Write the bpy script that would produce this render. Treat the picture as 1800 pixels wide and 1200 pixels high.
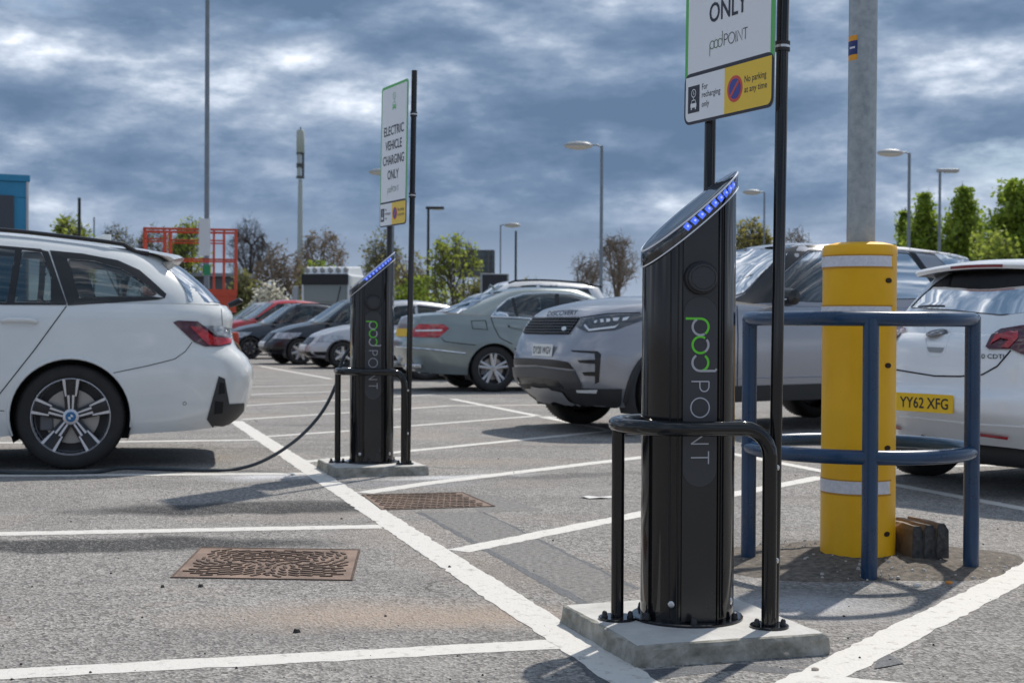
import bpy, bmesh, math, random
import numpy as np
from mathutils import Vector, Matrix
from mathutils.bvhtree import BVHTree

for o in list(bpy.data.objects): bpy.data.objects.remove(o)
SC = bpy.context.scene
COL = SC.collection
random.seed(7); RNG = np.random.default_rng(7)
R = math.radians

# ------------------------------------------------------------------ camera
CAM_H = 0.95
F_PX = 2500.0                       # focal length in photo pixels (1800 wide) = 50 mm on 36 mm
PITCH = math.atan(27/2500); ROLL = R(0.3)
cF = Vector((0, math.cos(PITCH), -math.sin(PITCH)))
cR = Vector((1, 0, 0)); cU = cR.cross(cF)
cR2 = cR*math.cos(ROLL) + cU*math.sin(ROLL); cU2 = cU*math.cos(ROLL) - cR*math.sin(ROLL)
cR, cU = cR2, cU2
CO = Vector((0, 0, CAM_H))
cam = bpy.data.cameras.new('camera'); camo = bpy.data.objects.new('camera', cam); COL.objects.link(camo)
m = Matrix((( cR.x, cU.x, -cF.x, 0), (cR.y, cU.y, -cF.y, 0), (cR.z, cU.z, -cF.z, CAM_H), (0, 0, 0, 1)))
camo.matrix_world = m
cam.lens = 50.0; cam.sensor_width = 36.0; cam.clip_start = 0.05; cam.clip_end = 3000
cam.dof.use_dof = True; cam.dof.focus_distance = 4.6; cam.dof.aperture_fstop = 7.1
SC.camera = camo
SC.render.resolution_x = 1024; SC.render.resolution_y = 682

def ray(px, py):
    return (cF + cR*((px-900)/F_PX) + cU*((600-py)/F_PX)).normalized()
def G(px, py, z=0.0):
    """ground (height z) point seen at a photo pixel"""
    d = ray(px, py); t = (z-CAM_H)/d.z
    return CO + d*t
def P(px, py, depth):
    d = ray(px, py); return CO + d*(depth/d.y)
def proj(p):
    v = p - CO; w = v.dot(cF)
    return 900 + F_PX*v.dot(cR)/w, 600 - F_PX*v.dot(cU)/w

# ------------------------------------------------------------------ world: Nishita sky seen through broken cloud
SUN_AZ = R(29)                      # to the right of straight ahead
SUN_EL = R(50)
W = bpy.data.worlds.new('World'); SC.world = W; W.use_nodes = True
nt = W.node_tree; nt.nodes.clear()
def N(t, **k):
    n = nt.nodes.new(t)
    for a, b in k.items(): setattr(n, a, b)
    return n
L = lambda a, b: nt.links.new(a, b)
def MATH(op, a, b=None, clamp=False):
    n = N('ShaderNodeMath', operation=op); n.use_clamp = clamp
    for i, v in enumerate((a, b)):
        if v is None: continue
        if isinstance(v, (int, float)): n.inputs[i].default_value = v
        else: L(v, n.inputs[i])
    return n.outputs[0]
out = N('ShaderNodeOutputWorld'); bg = N('ShaderNodeBackground'); L(bg.outputs[0], out.inputs[0])
bg.inputs[1].default_value = 0.10
sky = N('ShaderNodeTexSky', sky_type='NISHITA', sun_disc=False)
sky.sun_elevation = SUN_EL; sky.sun_rotation = SUN_AZ
sky.air_density = 1.0; sky.dust_density = 1.2; sky.ozone_density = 1.5
tc = N('ShaderNodeTexCoord'); sep = N('ShaderNodeSeparateXYZ'); L(tc.outputs['Generated'], sep.inputs[0])
def noise(scale, detail, rough, loc, dist=0.0, sc=(1.0, 1.0, 2.4)):
    mp = N('ShaderNodeMapping'); L(tc.outputs['Generated'], mp.inputs[0]); mp.inputs['Location'].default_value = loc; mp.inputs['Scale'].default_value = sc
    n = N('ShaderNodeTexNoise'); L(mp.outputs[0], n.inputs['Vector'])
    n.inputs['Scale'].default_value = scale; n.inputs['Detail'].default_value = detail
    n.inputs['Roughness'].default_value = rough; n.inputs['Distortion'].default_value = dist
    return n.outputs[0]
SO = (4.3, 1.9, 2.75)
def up(d): return (SO[0], SO[1], SO[2]+d)
# cloud thickness, and the same a little higher up: where it thins out upwards the sun catches the edge
ZS = (1.0, 1.0, 2.7)
d1 = noise(4.0, 12, 0.61, SO, 0.0, ZS); d2 = noise(4.0, 8, 0.58, up(0.06), 0.0, ZS)
big = noise(2.0, 3, 0.5, (2.2, 6.9, 0.35), 0.0, (1.0, 1.0, 2.8))
fine = noise(24, 6, 0.62, (3.3, 0.4, 0.9), 0.3, (1.0, 1.0, 1.8))
rel_ = MATH('SUBTRACT', d1, d2)
tone = MATH('ADD', MATH('ADD', MATH('MULTIPLY', rel_, 1.7), MATH('MULTIPLY', MATH('SUBTRACT', 0.5, d1), 0.55)), MATH('MULTIPLY', MATH('SUBTRACT', 0.5, big), 0.75))
tone = MATH('ADD', MATH('ADD', tone, MATH('MULTIPLY', MATH('SUBTRACT', fine, 0.5), 0.09)), 0.5)
ramp = N('ShaderNodeValToRGB'); L(tone, ramp.inputs[0])
cr = ramp.color_ramp
cr.elements[0].position = 0.28; cr.elements[0].color = (0.66, 1.06, 1.70, 1)
cr.elements[1].position = 0.78; cr.elements[1].color = (6.6, 6.7, 7.0, 1)
for pos, c in ((0.41, (0.94, 1.38, 2.08)), (0.50, (1.38, 1.84, 2.58)), (0.58, (2.1, 2.55, 3.25)), (0.67, (3.7, 4.1, 4.75))):
    e = cr.elements.new(pos); e.color = (*c, 1)
# paler towards the horizon where the cloud base thins
hz = N('ShaderNodeMapRange'); L(sep.outputs[2], hz.inputs[0]); hz.inputs[1].default_value = 0.0; hz.inputs[2].default_value = 0.09
hz.inputs[3].default_value = 0.55; hz.inputs[4].default_value = 0.0
mixh = N('ShaderNodeMixRGB'); L(hz.outputs[0], mixh.inputs[0]); L(ramp.outputs[0], mixh.inputs[1]); mixh.inputs[2].default_value = (3.6, 3.95, 4.5, 1)
gap = N('ShaderNodeMapRange'); L(d1, gap.inputs[0]); gap.inputs[1].default_value = 0.30; gap.inputs[2].default_value = 0.40
gap.inputs[3].default_value = 0.7; gap.inputs[4].default_value = 1.0
mixs = N('ShaderNodeMixRGB'); L(gap.outputs[0], mixs.inputs[0]); L(sky.outputs[0], mixs.inputs[1]); L(mixh.outputs[0], mixs.inputs[2])
L(mixs.outputs[0], bg.inputs[0])

sun = bpy.data.lights.new('sun', 'SUN'); sun.energy = 2.0; sun.angle = R(1.2); sun.color = (1.0, 0.945, 0.86)
suno = bpy.data.objects.new('sun', sun); COL.objects.link(suno)
sd = Vector((math.sin(SUN_AZ)*math.cos(SUN_EL), math.cos(SUN_AZ)*math.cos(SUN_EL), math.sin(SUN_EL)))
suno.rotation_euler = (-sd).to_track_quat('-Z', 'Y').to_euler()
vs = SC.view_settings; vs.view_transform = 'Standard'; vs.look = 'None'; vs.exposure = 1.0; vs.gamma = 1.0; vs.use_curve_mapping = False
SC.render.engine = 'CYCLES'

# ------------------------------------------------------------------ materials
MATS = {}
def pm(name, col, rough=0.5, metal=0.0, var=0.0, vscale=8.0, bump=0.0, bscale=60.0, coat=0.0, spec=0.5, emit=None, estr=0.0, col2=None, rvar=0.0, chip=None, chip_at=0.66, chip_scale=26.0):
    if name in MATS: return MATS[name]
    m = bpy.data.materials.new(name); m.use_nodes = True; MATS[name] = m
    t = m.node_tree; b = t.nodes['Principled BSDF']
    b.inputs['Base Color'].default_value = (*col, 1); b.inputs['Roughness'].default_value = rough
    b.inputs['Metallic'].default_value = metal; b.inputs['Coat Weight'].default_value = coat
    b.inputs['Coat Roughness'].default_value = 0.04
    b.inputs['Specular IOR Level'].default_value = spec
    if emit: b.inputs['Emission Color'].default_value = (*emit, 1); b.inputs['Emission Strength'].default_value = estr
    if var or bump or rvar:
        c = t.nodes.new('ShaderNodeTexCoord')
        if var or rvar:
            n = t.nodes.new('ShaderNodeTexNoise'); n.inputs['Scale'].default_value = vscale; n.inputs['Detail'].default_value = 6; n.inputs['Roughness'].default_value = 0.6
            t.links.new(c.outputs['Object'], n.inputs['Vector'])
            mr = t.nodes.new('ShaderNodeMapRange'); t.links.new(n.outputs[0], mr.inputs[0])
            mr.inputs[1].default_value = 0.3; mr.inputs[2].default_value = 0.7
        if var:
            mx = t.nodes.new('ShaderNodeMixRGB'); t.links.new(mr.outputs[0], mx.inputs[0])
            c2 = col2 or tuple(min(1, x*(1+var)) for x in col)
            mx.inputs[1].default_value = (*[x*(1-var) for x in col], 1) if not col2 else (*col, 1)
            mx.inputs[2].default_value = (*c2, 1)
            t.links.new(mx.outputs[0], b.inputs['Base Color'])
        if chip:
            cn = t.nodes.new('ShaderNodeTexNoise'); cn.inputs['Scale'].default_value = chip_scale; cn.inputs['Detail'].default_value = 9; cn.inputs['Roughness'].default_value = 0.68
            t.links.new(c.outputs['Object'], cn.inputs['Vector'])
            cm = t.nodes.new('ShaderNodeMapRange'); t.links.new(cn.outputs[0], cm.inputs[0]); cm.inputs[1].default_value = chip_at; cm.inputs[2].default_value = chip_at+0.025; cm.inputs[4].default_value = 0.8
            cx_ = t.nodes.new('ShaderNodeMixRGB'); t.links.new(cm.outputs[0], cx_.inputs[0]); t.links.new(mx.outputs[0], cx_.inputs[1]); cx_.inputs[2].default_value = (*chip, 1)
            t.links.new(cx_.outputs[0], b.inputs['Base Color'])
        if rvar:
            m2 = t.nodes.new('ShaderNodeMapRange'); t.links.new(mr.outputs[0], m2.inputs[0])
            m2.inputs[3].default_value = max(0.02, rough-rvar); m2.inputs[4].default_value = min(1, rough+rvar)
            t.links.new(m2.outputs[0], b.inputs['Roughness'])
        if bump:
            n2 = t.nodes.new('ShaderNodeTexNoise'); n2.inputs['Scale'].default_value = bscale; n2.inputs['Detail'].default_value = 5
            t.links.new(c.outputs['Object'], n2.inputs['Vector'])
            bp = t.nodes.new('ShaderNodeBump'); bp.inputs['Strength'].default_value = bump; bp.inputs['Distance'].default_value = 0.01
            t.links.new(n2.outputs[0], bp.inputs['Height']); t.links.new(bp.outputs[0], b.inputs['Normal'])
    return m
def glassy(name, tint, refl=0.02, base=0.06):
    if name in MATS: return MATS[name]
    m = bpy.data.materials.new(name); m.use_nodes = True; MATS[name] = m
    t = m.node_tree; t.nodes.clear()
    o = t.nodes.new('ShaderNodeOutputMaterial'); mx = t.nodes.new('ShaderNodeMixShader')
    tr = t.nodes.new('ShaderNodeBsdfTransparent'); gl = t.nodes.new('ShaderNodeBsdfGlossy')
    tr.inputs[0].default_value = (*tint, 1); gl.inputs['Roughness'].default_value = refl
    fr = t.nodes.new('ShaderNodeFresnel'); fr.inputs[0].default_value = 1.55
    ad = t.nodes.new('ShaderNodeMath'); ad.operation = 'ADD'; ad.use_clamp = True; ad.inputs[1].default_value = base
    t.links.new(fr.outputs[0], ad.inputs[0]); t.links.new(ad.outputs[0], mx.inputs[0])
    t.links.new(tr.outputs[0], mx.inputs[1]); t.links.new(gl.outputs[0], mx.inputs[2]); t.links.new(mx.outputs[0], o.inputs[0])
    return m

# ------------------------------------------------------------------ mesh helpers
class MB:
    def __init__(s): s.v = []; s.f = []
    def add(s, vs, fs):
        b = len(s.v); s.v += [Vector(v) for v in vs]; s.f += [tuple(b+i for i in f) for f in fs]; return s
    def box(s, x0, x1, y0, y1, z0, z1, M=None):
        vs = [Vector((x, y, z)) for z in (z0, z1) for y in (y0, y1) for x in (x0, x1)]
        if M: vs = [M @ v for v in vs]
        return s.add(vs, [(0,2,3,1),(4,5,7,6),(0,1,5,4),(2,6,7,3),(0,4,6,2),(1,3,7,5)])
    def tube(s, pts, r, n=8, closed=False, caps=True):
        pts = [Vector(p) for p in pts]; k = len(pts)
        rs = r if isinstance(r, (list, tuple)) else [r]*k
        vs = []; prev = None
        for i, p in enumerate(pts):
            a = pts[(i-1) % k] if (i > 0 or closed) else p; b = pts[(i+1) % k] if (i < k-1 or closed) else p
            t = (b-a).normalized() if (b-a).length > 1e-9 else Vector((0, 0, 1))
            if prev is None:
                u = t.cross(Vector((0, 0, 1)))
                if u.length < 1e-3: u = t.cross(Vector((0, 1, 0)))
            else: u = prev - t*prev.dot(t)
            u.normalize(); prev = u; w = t.cross(u)
            for j in range(n):
                q = 2*math.pi*j/n; vs.append(p + (u*math.cos(q)+w*math.sin(q))*rs[i])
        fs = []
        for i in range(k if closed else k-1):
            i2 = (i+1) % k
            for j in range(n): fs.append((i*n+j, i*n+(j+1) % n, i2*n+(j+1) % n, i2*n+j))
        if caps and not closed:
            fs.append(tuple(range(n-1, -1, -1))); fs.append(tuple((k-1)*n+j for j in range(n)))
        return s.add(vs, fs)
    def lathe(s, prof, n=24, M=None, cap=True):
        """profile [(r,z)] about z"""
        vs = []
        for r, z in prof:
            for j in range(n):
                q = 2*math.pi*j/n; vs.append(Vector((r*math.cos(q), r*math.sin(q), z)))
        fs = []
        for i in range(len(prof)-1):
            for j in range(n): fs.append((i*n+j, i*n+(j+1) % n, (i+1)*n+(j+1) % n, (i+1)*n+j))
        if cap:
            fs.append(tuple(range(n-1, -1, -1))); fs.append(tuple((len(prof)-1)*n+j for j in range(n)))
        if M: vs = [M @ v for v in vs]
        return s.add(vs, fs)
    def prism(s, poly, h, M=None):
        """2-D polygon extruded from z=0 to z=h"""
        k = len(poly)
        vs = [Vector((x, y, 0)) for x, y in poly] + [Vector((x, y, h)) for x, y in poly]
        if M: vs = [M @ v for v in vs]
        return s.add(vs, [tuple(range(k-1, -1, -1)), tuple(range(k, 2*k))] + [(i, (i+1) % k, k+(i+1) % k, k+i) for i in range(k)])
    def build(s, name, mat, parent=None, smooth=False, bevel=0.0, weld=False, auto=None):
        me = bpy.data.meshes.new(name); me.from_pydata([tuple(v) for v in s.v], [], s.f); me.update()
        if weld or bevel:
            b = bmesh.new(); b.from_mesh(me)
            if weld: bmesh.ops.remove_doubles(b, verts=b.verts, dist=1e-5)
            if bevel:
                es = [e for e in b.edges if len(e.link_faces) == 2 and e.calc_face_angle(0) > 0.6]
                bmesh.ops.bevel(b, geom=es, offset=bevel, segments=2, affect='EDGES', profile=0.5)
            b.to_mesh(me); b.free()
        if smooth:
            me.polygons.foreach_set('use_smooth', [True]*len(me.polygons))
            try: me.set_sharp_from_angle(angle=auto if auto else R(40))
            except Exception: pass
        if mat: me.materials.append(mat)
        o = bpy.data.objects.new(name, me); COL.objects.link(o)
        if parent: o.parent = parent
        return o
def empty(name, loc=(0, 0, 0), rz=0.0, parent=None):
    o = bpy.data.objects.new(name, None); COL.objects.link(o); o.location = loc; o.rotation_euler = (0, 0, rz); o.empty_display_size = 0.1
    if parent: o.parent = parent
    return o
def tag(o, label=None, cat=None, group=None, kind=None):
    if label: o['label'] = label
    if cat: o['category'] = cat
    if group: o['group'] = group
    if kind: o['kind'] = kind
    return o
def copy_tree(o, parent=None):
    c = o.copy(); COL.objects.link(c)
    if parent: c.parent = parent
    for ch in list(o.children): copy_tree(ch, c)
    return c
def text_mesh(body, size=1.0, sx=1.0, extrude=0.0, align='CENTER', bold=0.0):
    """returns (verts, faces) of text centred on origin in the xy plane"""
    cu = bpy.data.curves.new('t', 'FONT'); cu.body = body; cu.size = size; cu.align_x = align; cu.align_y = 'CENTER'
    cu.extrude = extrude; cu.offset = bold; cu.resolution_u = 3
    o = bpy.data.objects.new('t', cu); COL.objects.link(o)
    dg = bpy.context.evaluated_depsgraph_get(); me = bpy.data.meshes.new_from_object(o.evaluated_get(dg))
    v = [Vector((q.co.x*sx, q.co.y, q.co.z)) for q in me.vertices]; f = [tuple(p.vertices) for p in me.polygons]
    bpy.data.objects.remove(o); bpy.data.curves.remove(cu); bpy.data.meshes.remove(me)
    return v, f
def text_fit(body, w, h, M, bold=0.0):
    """text mesh scaled to a w x h box, transformed by M"""
    v, f = text_mesh(body, 1.0, bold=bold)
    xs = [p.x for p in v]; ys = [p.y for p in v]
    x0, x1, y0, y1 = min(xs), max(xs), min(ys), max(ys)
    return [M @ Vector(((p.x-(x0+x1)/2)*w/(x1-x0), (p.y-(y0+y1)/2)*h/(y1-y0), 0)) for p in v], f
def arc(cx, cy, r, a0, a1, n=16):
    return [(cx+r*math.cos(R(a0+(a1-a0)*i/n)), cy+r*math.sin(R(a0+(a1-a0)*i/n))) for i in range(n+1)]
def ribbon(pts, w):
    """2-D stroke as quads"""
    vs = []; fs = []; pts = [Vector((p[0], p[1])) for p in pts]
    for i, p in enumerate(pts):
        a = pts[max(0, i-1)]; b = pts[min(len(pts)-1, i+1)]; t = (b-a).normalized(); n = Vector((-t.y, t.x))*w/2
        vs += [(p.x+n.x, p.y+n.y, 0), (p.x-n.x, p.y-n.y, 0)]
    for i in range(len(pts)-1): fs.append((2*i, 2*i+1, 2*i+3, 2*i+2))
    return vs, fs
def rrect(x0, x1, y0, y1, r, n=5):
    return (arc(x1-r, y1-r, r, 0, 90, n)+arc(x0+r, y1-r, r, 90, 180, n)+arc(x0+r, y0+r, r, 180, 270, n)+arc(x1-r, y0+r, r, 270, 360, n))
def smooth_path(pts, n=8):
    """Catmull-Rom through 3-D points"""
    pts = [Vector(p) for p in pts]; o = []
    for i in range(len(pts)-1):
        p0 = pts[max(i-1, 0)]; p1 = pts[i]; p2 = pts[i+1]; p3 = pts[min(i+2, len(pts)-1)]
        for k in range(n):
            t = k/n
            o.append(0.5*((2*p1)+(p2-p0)*t+(2*p0-5*p1+4*p2-p3)*t*t+(3*p1-p0-3*p2+p3)*t**3))
    o.append(pts[-1]); return o

BLACK_GLOSS = pm('black_powder_coat', (0.008, 0.008, 0.009), 0.08, rvar=0.04, vscale=9)
BLACK_MATT = pm('black_plastic', (0.022, 0.022, 0.024), 0.5)
RUBBER = pm('tyre_rubber', (0.022, 0.021, 0.021), 0.75, var=0.25, vscale=14)
CHROME = pm('chrome', (0.75, 0.76, 0.78), 0.12, 1.0)
ALLOY = pm('alloy', (0.55, 0.56, 0.58), 0.28, 1.0)
STEEL = pm('steel_bolt', (0.62, 0.62, 0.62), 0.35, 1.0)
# ------------------------------------------------------------------ the car park surface
def ground_material():
    m = bpy.data.materials.new('worn_asphalt'); m.use_nodes = True
    t = m.node_tree; b = t.nodes['Principled BSDF']
    new = t.nodes.new; lk = t.links.new
    tcn = new('ShaderNodeTexCoord'); co = tcn.outputs['Object']
    def nz(scale, det=4, rough=0.6, dist=0.0):
        n = new('ShaderNodeTexNoise'); lk(co, n.inputs['Vector']); n.inputs['Scale'].default_value = scale
        n.inputs['Detail'].default_value = det; n.inputs['Roughness'].default_value = rough; n.inputs['Distortion'].default_value = dist; return n.outputs[0]
    def rmp(src, a, b_, c=0.0, d=1.0):
        r = new('ShaderNodeMapRange'); lk(src, r.inputs[0])
        for i, v in enumerate((a, b_, c, d)): r.inputs[i+1].default_value = v
        return r.outputs[0]
    def mix(f, a, c, mode='MIX'):
        x = new('ShaderNodeMixRGB'); x.blend_type = mode
        if isinstance(f, float): x.inputs[0].default_value = f
        else: lk(f, x.inputs[0])
        for i, v in ((1, a), (2, c)):
            if isinstance(v, tuple): x.inputs[i].default_value = (*v, 1)
            else: lk(v, x.inputs[i])
        return x.outputs[0]
    def mul(a, c):
        x = new('ShaderNodeMath'); x.operation = 'MULTIPLY'
        for i, v in ((0, a), (1, c)):
            if isinstance(v, (int, float)): x.inputs[i].default_value = v
            else: lk(v, x.inputs[i])
        return x.outputs[0]
    vor = new('ShaderNodeTexVoronoi'); lk(co, vor.inputs['Vector']); vor.inputs['Scale'].default_value = 105
    vor2 = new('ShaderNodeTexVoronoi'); lk(co, vor2.inputs['Vector']); vor2.inputs['Scale'].default_value = 60
    sp = new('ShaderNodeSeparateColor'); lk(vor.outputs['Color'], sp.inputs[0])
    sp2 = new('ShaderNodeSeparateColor'); lk(vor2.outputs['Color'], sp2.inputs[0])
    base = mix(rmp(sp.outputs[0], 0.0, 1.0), (0.125, 0.118, 0.111), (0.47, 0.443, 0.418))
    base = mix(mul(rmp(sp2.outputs[1], 0.80, 0.95), 0.6), base, (0.50, 0.475, 0.45))
    base = mix(mul(rmp(sp2.outputs[0], 0.86, 0.97), 0.6), base, (0.09, 0.085, 0.08))
    base = mix(mul(rmp(nz(34, 3), 0.42, 0.62), 0.25), base, (0.16, 0.152, 0.145))
    base = mix(mul(rmp(nz(0.9, 6, 0.6, 0.3), 0.45, 0.68), 0.42), base, (0.17, 0.163, 0.157))       # old traffic film
    base = mix(mul(rmp(nz(1.7, 5, 0.65), 0.52, 0.72), 0.4), base, (0.43, 0.41, 0.385))
    base = mix(mul(rmp(nz(0.55, 6, 0.6), 0.53, 0.72), 0.5), base, (0.38, 0.315, 0.26))             # brownish dust
    # stains with a shape of their own: (photo px centre, radii m, angle, colour, strength, softness)
    warp = new('ShaderNodeTexNoise'); lk(co, warp.inputs['Vector']); warp.inputs['Scale'].default_value = 3.2; warp.inputs['Detail'].default_value = 5
    wv = new('ShaderNodeVectorMath'); wv.operation = 'MULTIPLY_ADD'; lk(warp.outputs['Color'], wv.inputs[0]); wv.inputs[1].default_value = (0.34, 0.34, 0); wv.inputs[2].default_value = (-0.17, -0.17, 0)
    wa = new('ShaderNodeVectorMath'); wa.operation = 'ADD'; lk(co, wa.inputs[0]); lk(wv.outputs[0], wa.inputs[1])
    def stain(px, py, rx, ry, ang, col, st, soft=0.6):
        nonlocal base
        c = G(px, py)
        mp = new('ShaderNodeMapping'); mp.vector_type = 'TEXTURE'; lk(wa.outputs[0], mp.inputs[0])
        mp.inputs['Location'].default_value = (c.x, c.y, 0); mp.inputs['Rotation'].default_value = (0, 0, R(ang)); mp.inputs['Scale'].default_value = (rx, ry, 1)
        ln = new('ShaderNodeVectorMath'); ln.operation = 'LENGTH'; lk(mp.outputs[0], ln.inputs[0])
        f = rmp(ln.outputs['Value'], 1.0, 1.0-soft, 0.0, st)
        f = mul(f, rmp(sp.outputs[1], 0.0, 0.6, 0.45, 1.0))
        base = mix(f, base, col)
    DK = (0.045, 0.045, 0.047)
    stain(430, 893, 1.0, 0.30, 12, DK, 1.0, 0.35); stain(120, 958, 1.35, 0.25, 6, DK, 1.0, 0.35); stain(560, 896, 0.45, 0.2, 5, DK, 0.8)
    stain(470, 838, 0.55, 0.3, 10, (0.66, 0.66, 0.68), 0.95, 0.8); stain(790, 838, 0.75, 0.14, 20, (0.66, 0.66, 0.67), 0.9, 0.8)
    stain(720, 850, 0.6, 0.28, 10, (0.26, 0.27, 0.30), 0.6, 0.7)
    stain(640, 1080, 0.75, 0.33, 10, (0.42, 0.33, 0.265), 0.95, 0.9); stain(850, 1085, 0.5, 0.25, 10, (0.40, 0.315, 0.25), 0.9, 0.9)
    stain(700, 938, 0.4, 0.5, 0, (0.33, 0.28, 0.245), 0.6, 0.9); stain(860, 1000, 0.35, 0.7, 30, (0.33, 0.27, 0.22), 0.55, 0.9)
    stain(830, 812, 0.9, 0.35, 15, (0.35, 0.28, 0.225), 0.6, 0.9)
    stain(1420, 1065, 0.42, 0.3, 0, (0.55, 0.56, 0.59), 0.95, 0.9); stain(1500, 1080, 0.5, 0.25, 20, (0.30, 0.27, 0.24), 0.6, 0.9)
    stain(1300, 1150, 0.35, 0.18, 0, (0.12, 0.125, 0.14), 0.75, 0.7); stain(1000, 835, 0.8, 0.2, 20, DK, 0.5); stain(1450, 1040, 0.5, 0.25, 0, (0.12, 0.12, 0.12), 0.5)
    stain(590, 905, 0.9, 0.2, 20, (0.29, 0.25, 0.22), 0.5, 0.9); stain(1010, 1000, 0.3, 0.5, 20, (0.27, 0.23, 0.20), 0.5, 0.9)
    # hairline cracks
    cw = new('ShaderNodeTexNoise'); lk(co, cw.inputs['Vector']); cw.inputs['Scale'].default_value = 1.3; cw.inputs['Detail'].default_value = 7
    cv = new('ShaderNodeVectorMath'); cv.operation = 'MULTIPLY_ADD'; lk(cw.outputs['Color'], cv.inputs[0]); cv.inputs[1].default_value = (0.9, 0.9, 0); cv.inputs[2].default_value = (-0.45, -0.45, 0)
    ca = new('ShaderNodeVectorMath'); ca.operation = 'ADD'; lk(co, ca.inputs[0]); lk(cv.outputs[0], ca.inputs[1])
    ce = new('ShaderNodeTexVoronoi'); ce.feature = 'DISTANCE_TO_EDGE'; lk(ca.outputs[0], ce.inputs['Vector']); ce.inputs['Scale'].default_value = 0.42
    crk = mul(rmp(ce.outputs['Distance'], 0.0, 0.004, 1.0, 0.0), rmp(nz(0.7, 3), 0.48, 0.58))
    base = mix(mul(crk, 0.8), base, (0.05, 0.047, 0.045))
    # oil drips
    ov = new('ShaderNodeTexVoronoi'); lk(wa.outputs[0], ov.inputs['Vector']); ov.inputs['Scale'].default_value = 1.1
    os_ = new('ShaderNodeSeparateColor'); lk(ov.outputs['Color'], os_.inputs[0])
    base = mix(mul(mul(rmp(ov.outputs['Distance'], 0.20, 0.08, 0.0, 1.0), rmp(os_.outputs[0], 0.70, 0.80)), 0.55), base, (0.09, 0.087, 0.085))
    # rubbed tyre tracks running with the bays
    tmp_ = new('ShaderNodeMapping'); lk(wa.outputs[0], tmp_.inputs[0]); tmp_.inputs['Rotation'].default_value = (0, 0, R(-14)); tmp_.inputs['Scale'].default_value = (0.18, 1.5, 1)
    tn = new('ShaderNodeTexNoise'); lk(tmp_.outputs[0], tn.inputs['Vector']); tn.inputs['Scale'].default_value = 1.6; tn.inputs['Detail'].default_value = 4
    base = mix(mul(rmp(tn.outputs[0], 0.54, 0.68), 0.38), base, (0.15, 0.144, 0.14))
    lk(base, b.inputs['Base Color']); b.inputs['Roughness'].default_value = 0.88; b.inputs['Specular IOR Level'].default_value = 0.3
    bp = new('ShaderNodeBump'); bp.inputs['Strength'].default_value = 0.9; bp.inputs['Distance'].default_value = 0.008
    lk(vor.outputs['Distance'], bp.inputs['Height']); lk(bp.outputs[0], b.inputs['Normal'])
    return m
gm = ground_material()
bm_ = MB(); bm_.add([(-900, -60, 0), (900, -60, 0), (900, 1500, 0), (-900, 1500, 0)], [(0, 1, 2, 3)])
tag(bm_.build('ground', gm), kind='structure')

def paint_material():
    m = bpy.data.materials.new('road_paint'); m.use_nodes = True; t = m.node_tree; b = t.nodes['Principled BSDF']
    c = t.nodes.new('ShaderNodeTexCoord'); n = t.nodes.new('ShaderNodeTexNoise'); n.inputs['Scale'].default_value = 22; n.inputs['Detail'].default_value = 8; n.inputs['Roughness'].default_value = 0.7
    t.links.new(c.outputs['Object'], n.inputs['Vector'])
    r = t.nodes.new('ShaderNodeValToRGB'); t.links.new(n.outputs[0], r.inputs[0])
    r.color_ramp.elements[0].position = 0.30; r.color_ramp.elements[0].color = (0.26, 0.245, 0.23, 1)
    r.color_ramp.elements[1].position = 0.46; r.color_ramp.elements[1].color = (0.64, 0.615, 0.575, 1)
    e = r.color_ramp.elements.new(0.36); e.color = (0.46, 0.435, 0.405, 1)
    t.links.new(r.outputs[0], b.inputs['Base Color']); b.inputs['Roughness'].default_value = 0.7
    v = t.nodes.new('ShaderNodeTexVoronoi'); v.inputs['Scale'].default_value = 95; t.links.new(c.outputs['Object'], v.inputs['Vector'])
    bp = t.nodes.new('ShaderNodeBump'); bp.inputs['Strength'].default_value = 0.3; bp.inputs['Distance'].default_value = 0.004
    t.links.new(v.outputs['Distance'], bp.inputs['Height']); t.links.new(bp.outputs[0], b.inputs['Normal'])
    return m
PAINT = paint_material()
def line(pxs, w=0.115, z=0.0012):
    pts = [G(*p) for p in pxs]; v = []; f = []
    dense = []
    for a, c in zip(pts, pts[1:]):
        k = max(2, int((c-a).length/0.045)); k = min(k, 260)
        dense += [a.lerp(c, i/k) for i in range(k)]
    dense.append(pts[-1])
    for i, p in enumerate(dense):
        a = dense[max(0, i-1)]; c = dense[min(len(dense)-1, i+1)]; t = (c-a).normalized(); n = Vector((-t.y, t.x, 0))
        j1 = random.gauss(0, 0.0035); j2 = random.gauss(0, 0.0035)
        v += [p+n*(w/2+j1)+Vector((0, 0, z)), p-n*(w/2+j2)+Vector((0, 0, z))]
    for i in range(len(dense)-1): f.append((2*i, 2*i+1, 2*i+3, 2*i+2))
    b = MB(); b.add(v, f); o = b.build('parking_line', PAINT); tag(o, kind='structure'); return o
line([(414, 740), (1150, 1222)], 0.135, 0.0018)
line([(-260, 1199), (0, 1185), (985, 1131)], 0.12)
line([(-200, 942), (0, 938), (670, 925)], 0.12)
line([(-200, 838), (0, 836), (548, 832)], 0.12)
line([(-100, 779), (220, 776), (452, 773)], 0.12)
line([(425, 680), (590, 676)], 0.1); line([(425, 694), (612, 687)], 0.1)
line([(425, 713), (612, 702), (765, 693)], 0.1)
line([(425, 737), (612, 725), (790, 713), (990, 711)], 0.1)
line([(440, 769), (612, 757), (941, 731), (1030, 737)], 0.1)
line([(530, 812), (693, 795), (1075, 757)], 0.11)
line([(640, 866), (760, 848), (1123, 804), (1200, 795)], 0.12)
line([(805, 968), (1123, 904), (1290, 868), (1447, 838)], 0.12)
line([(1370, 1222), (1800, 1006), (1990, 912)], 0.135)
line([(795, 701), (1067, 755), (1447, 828), (1800, 894), (1950, 922)], 0.1)
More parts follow.
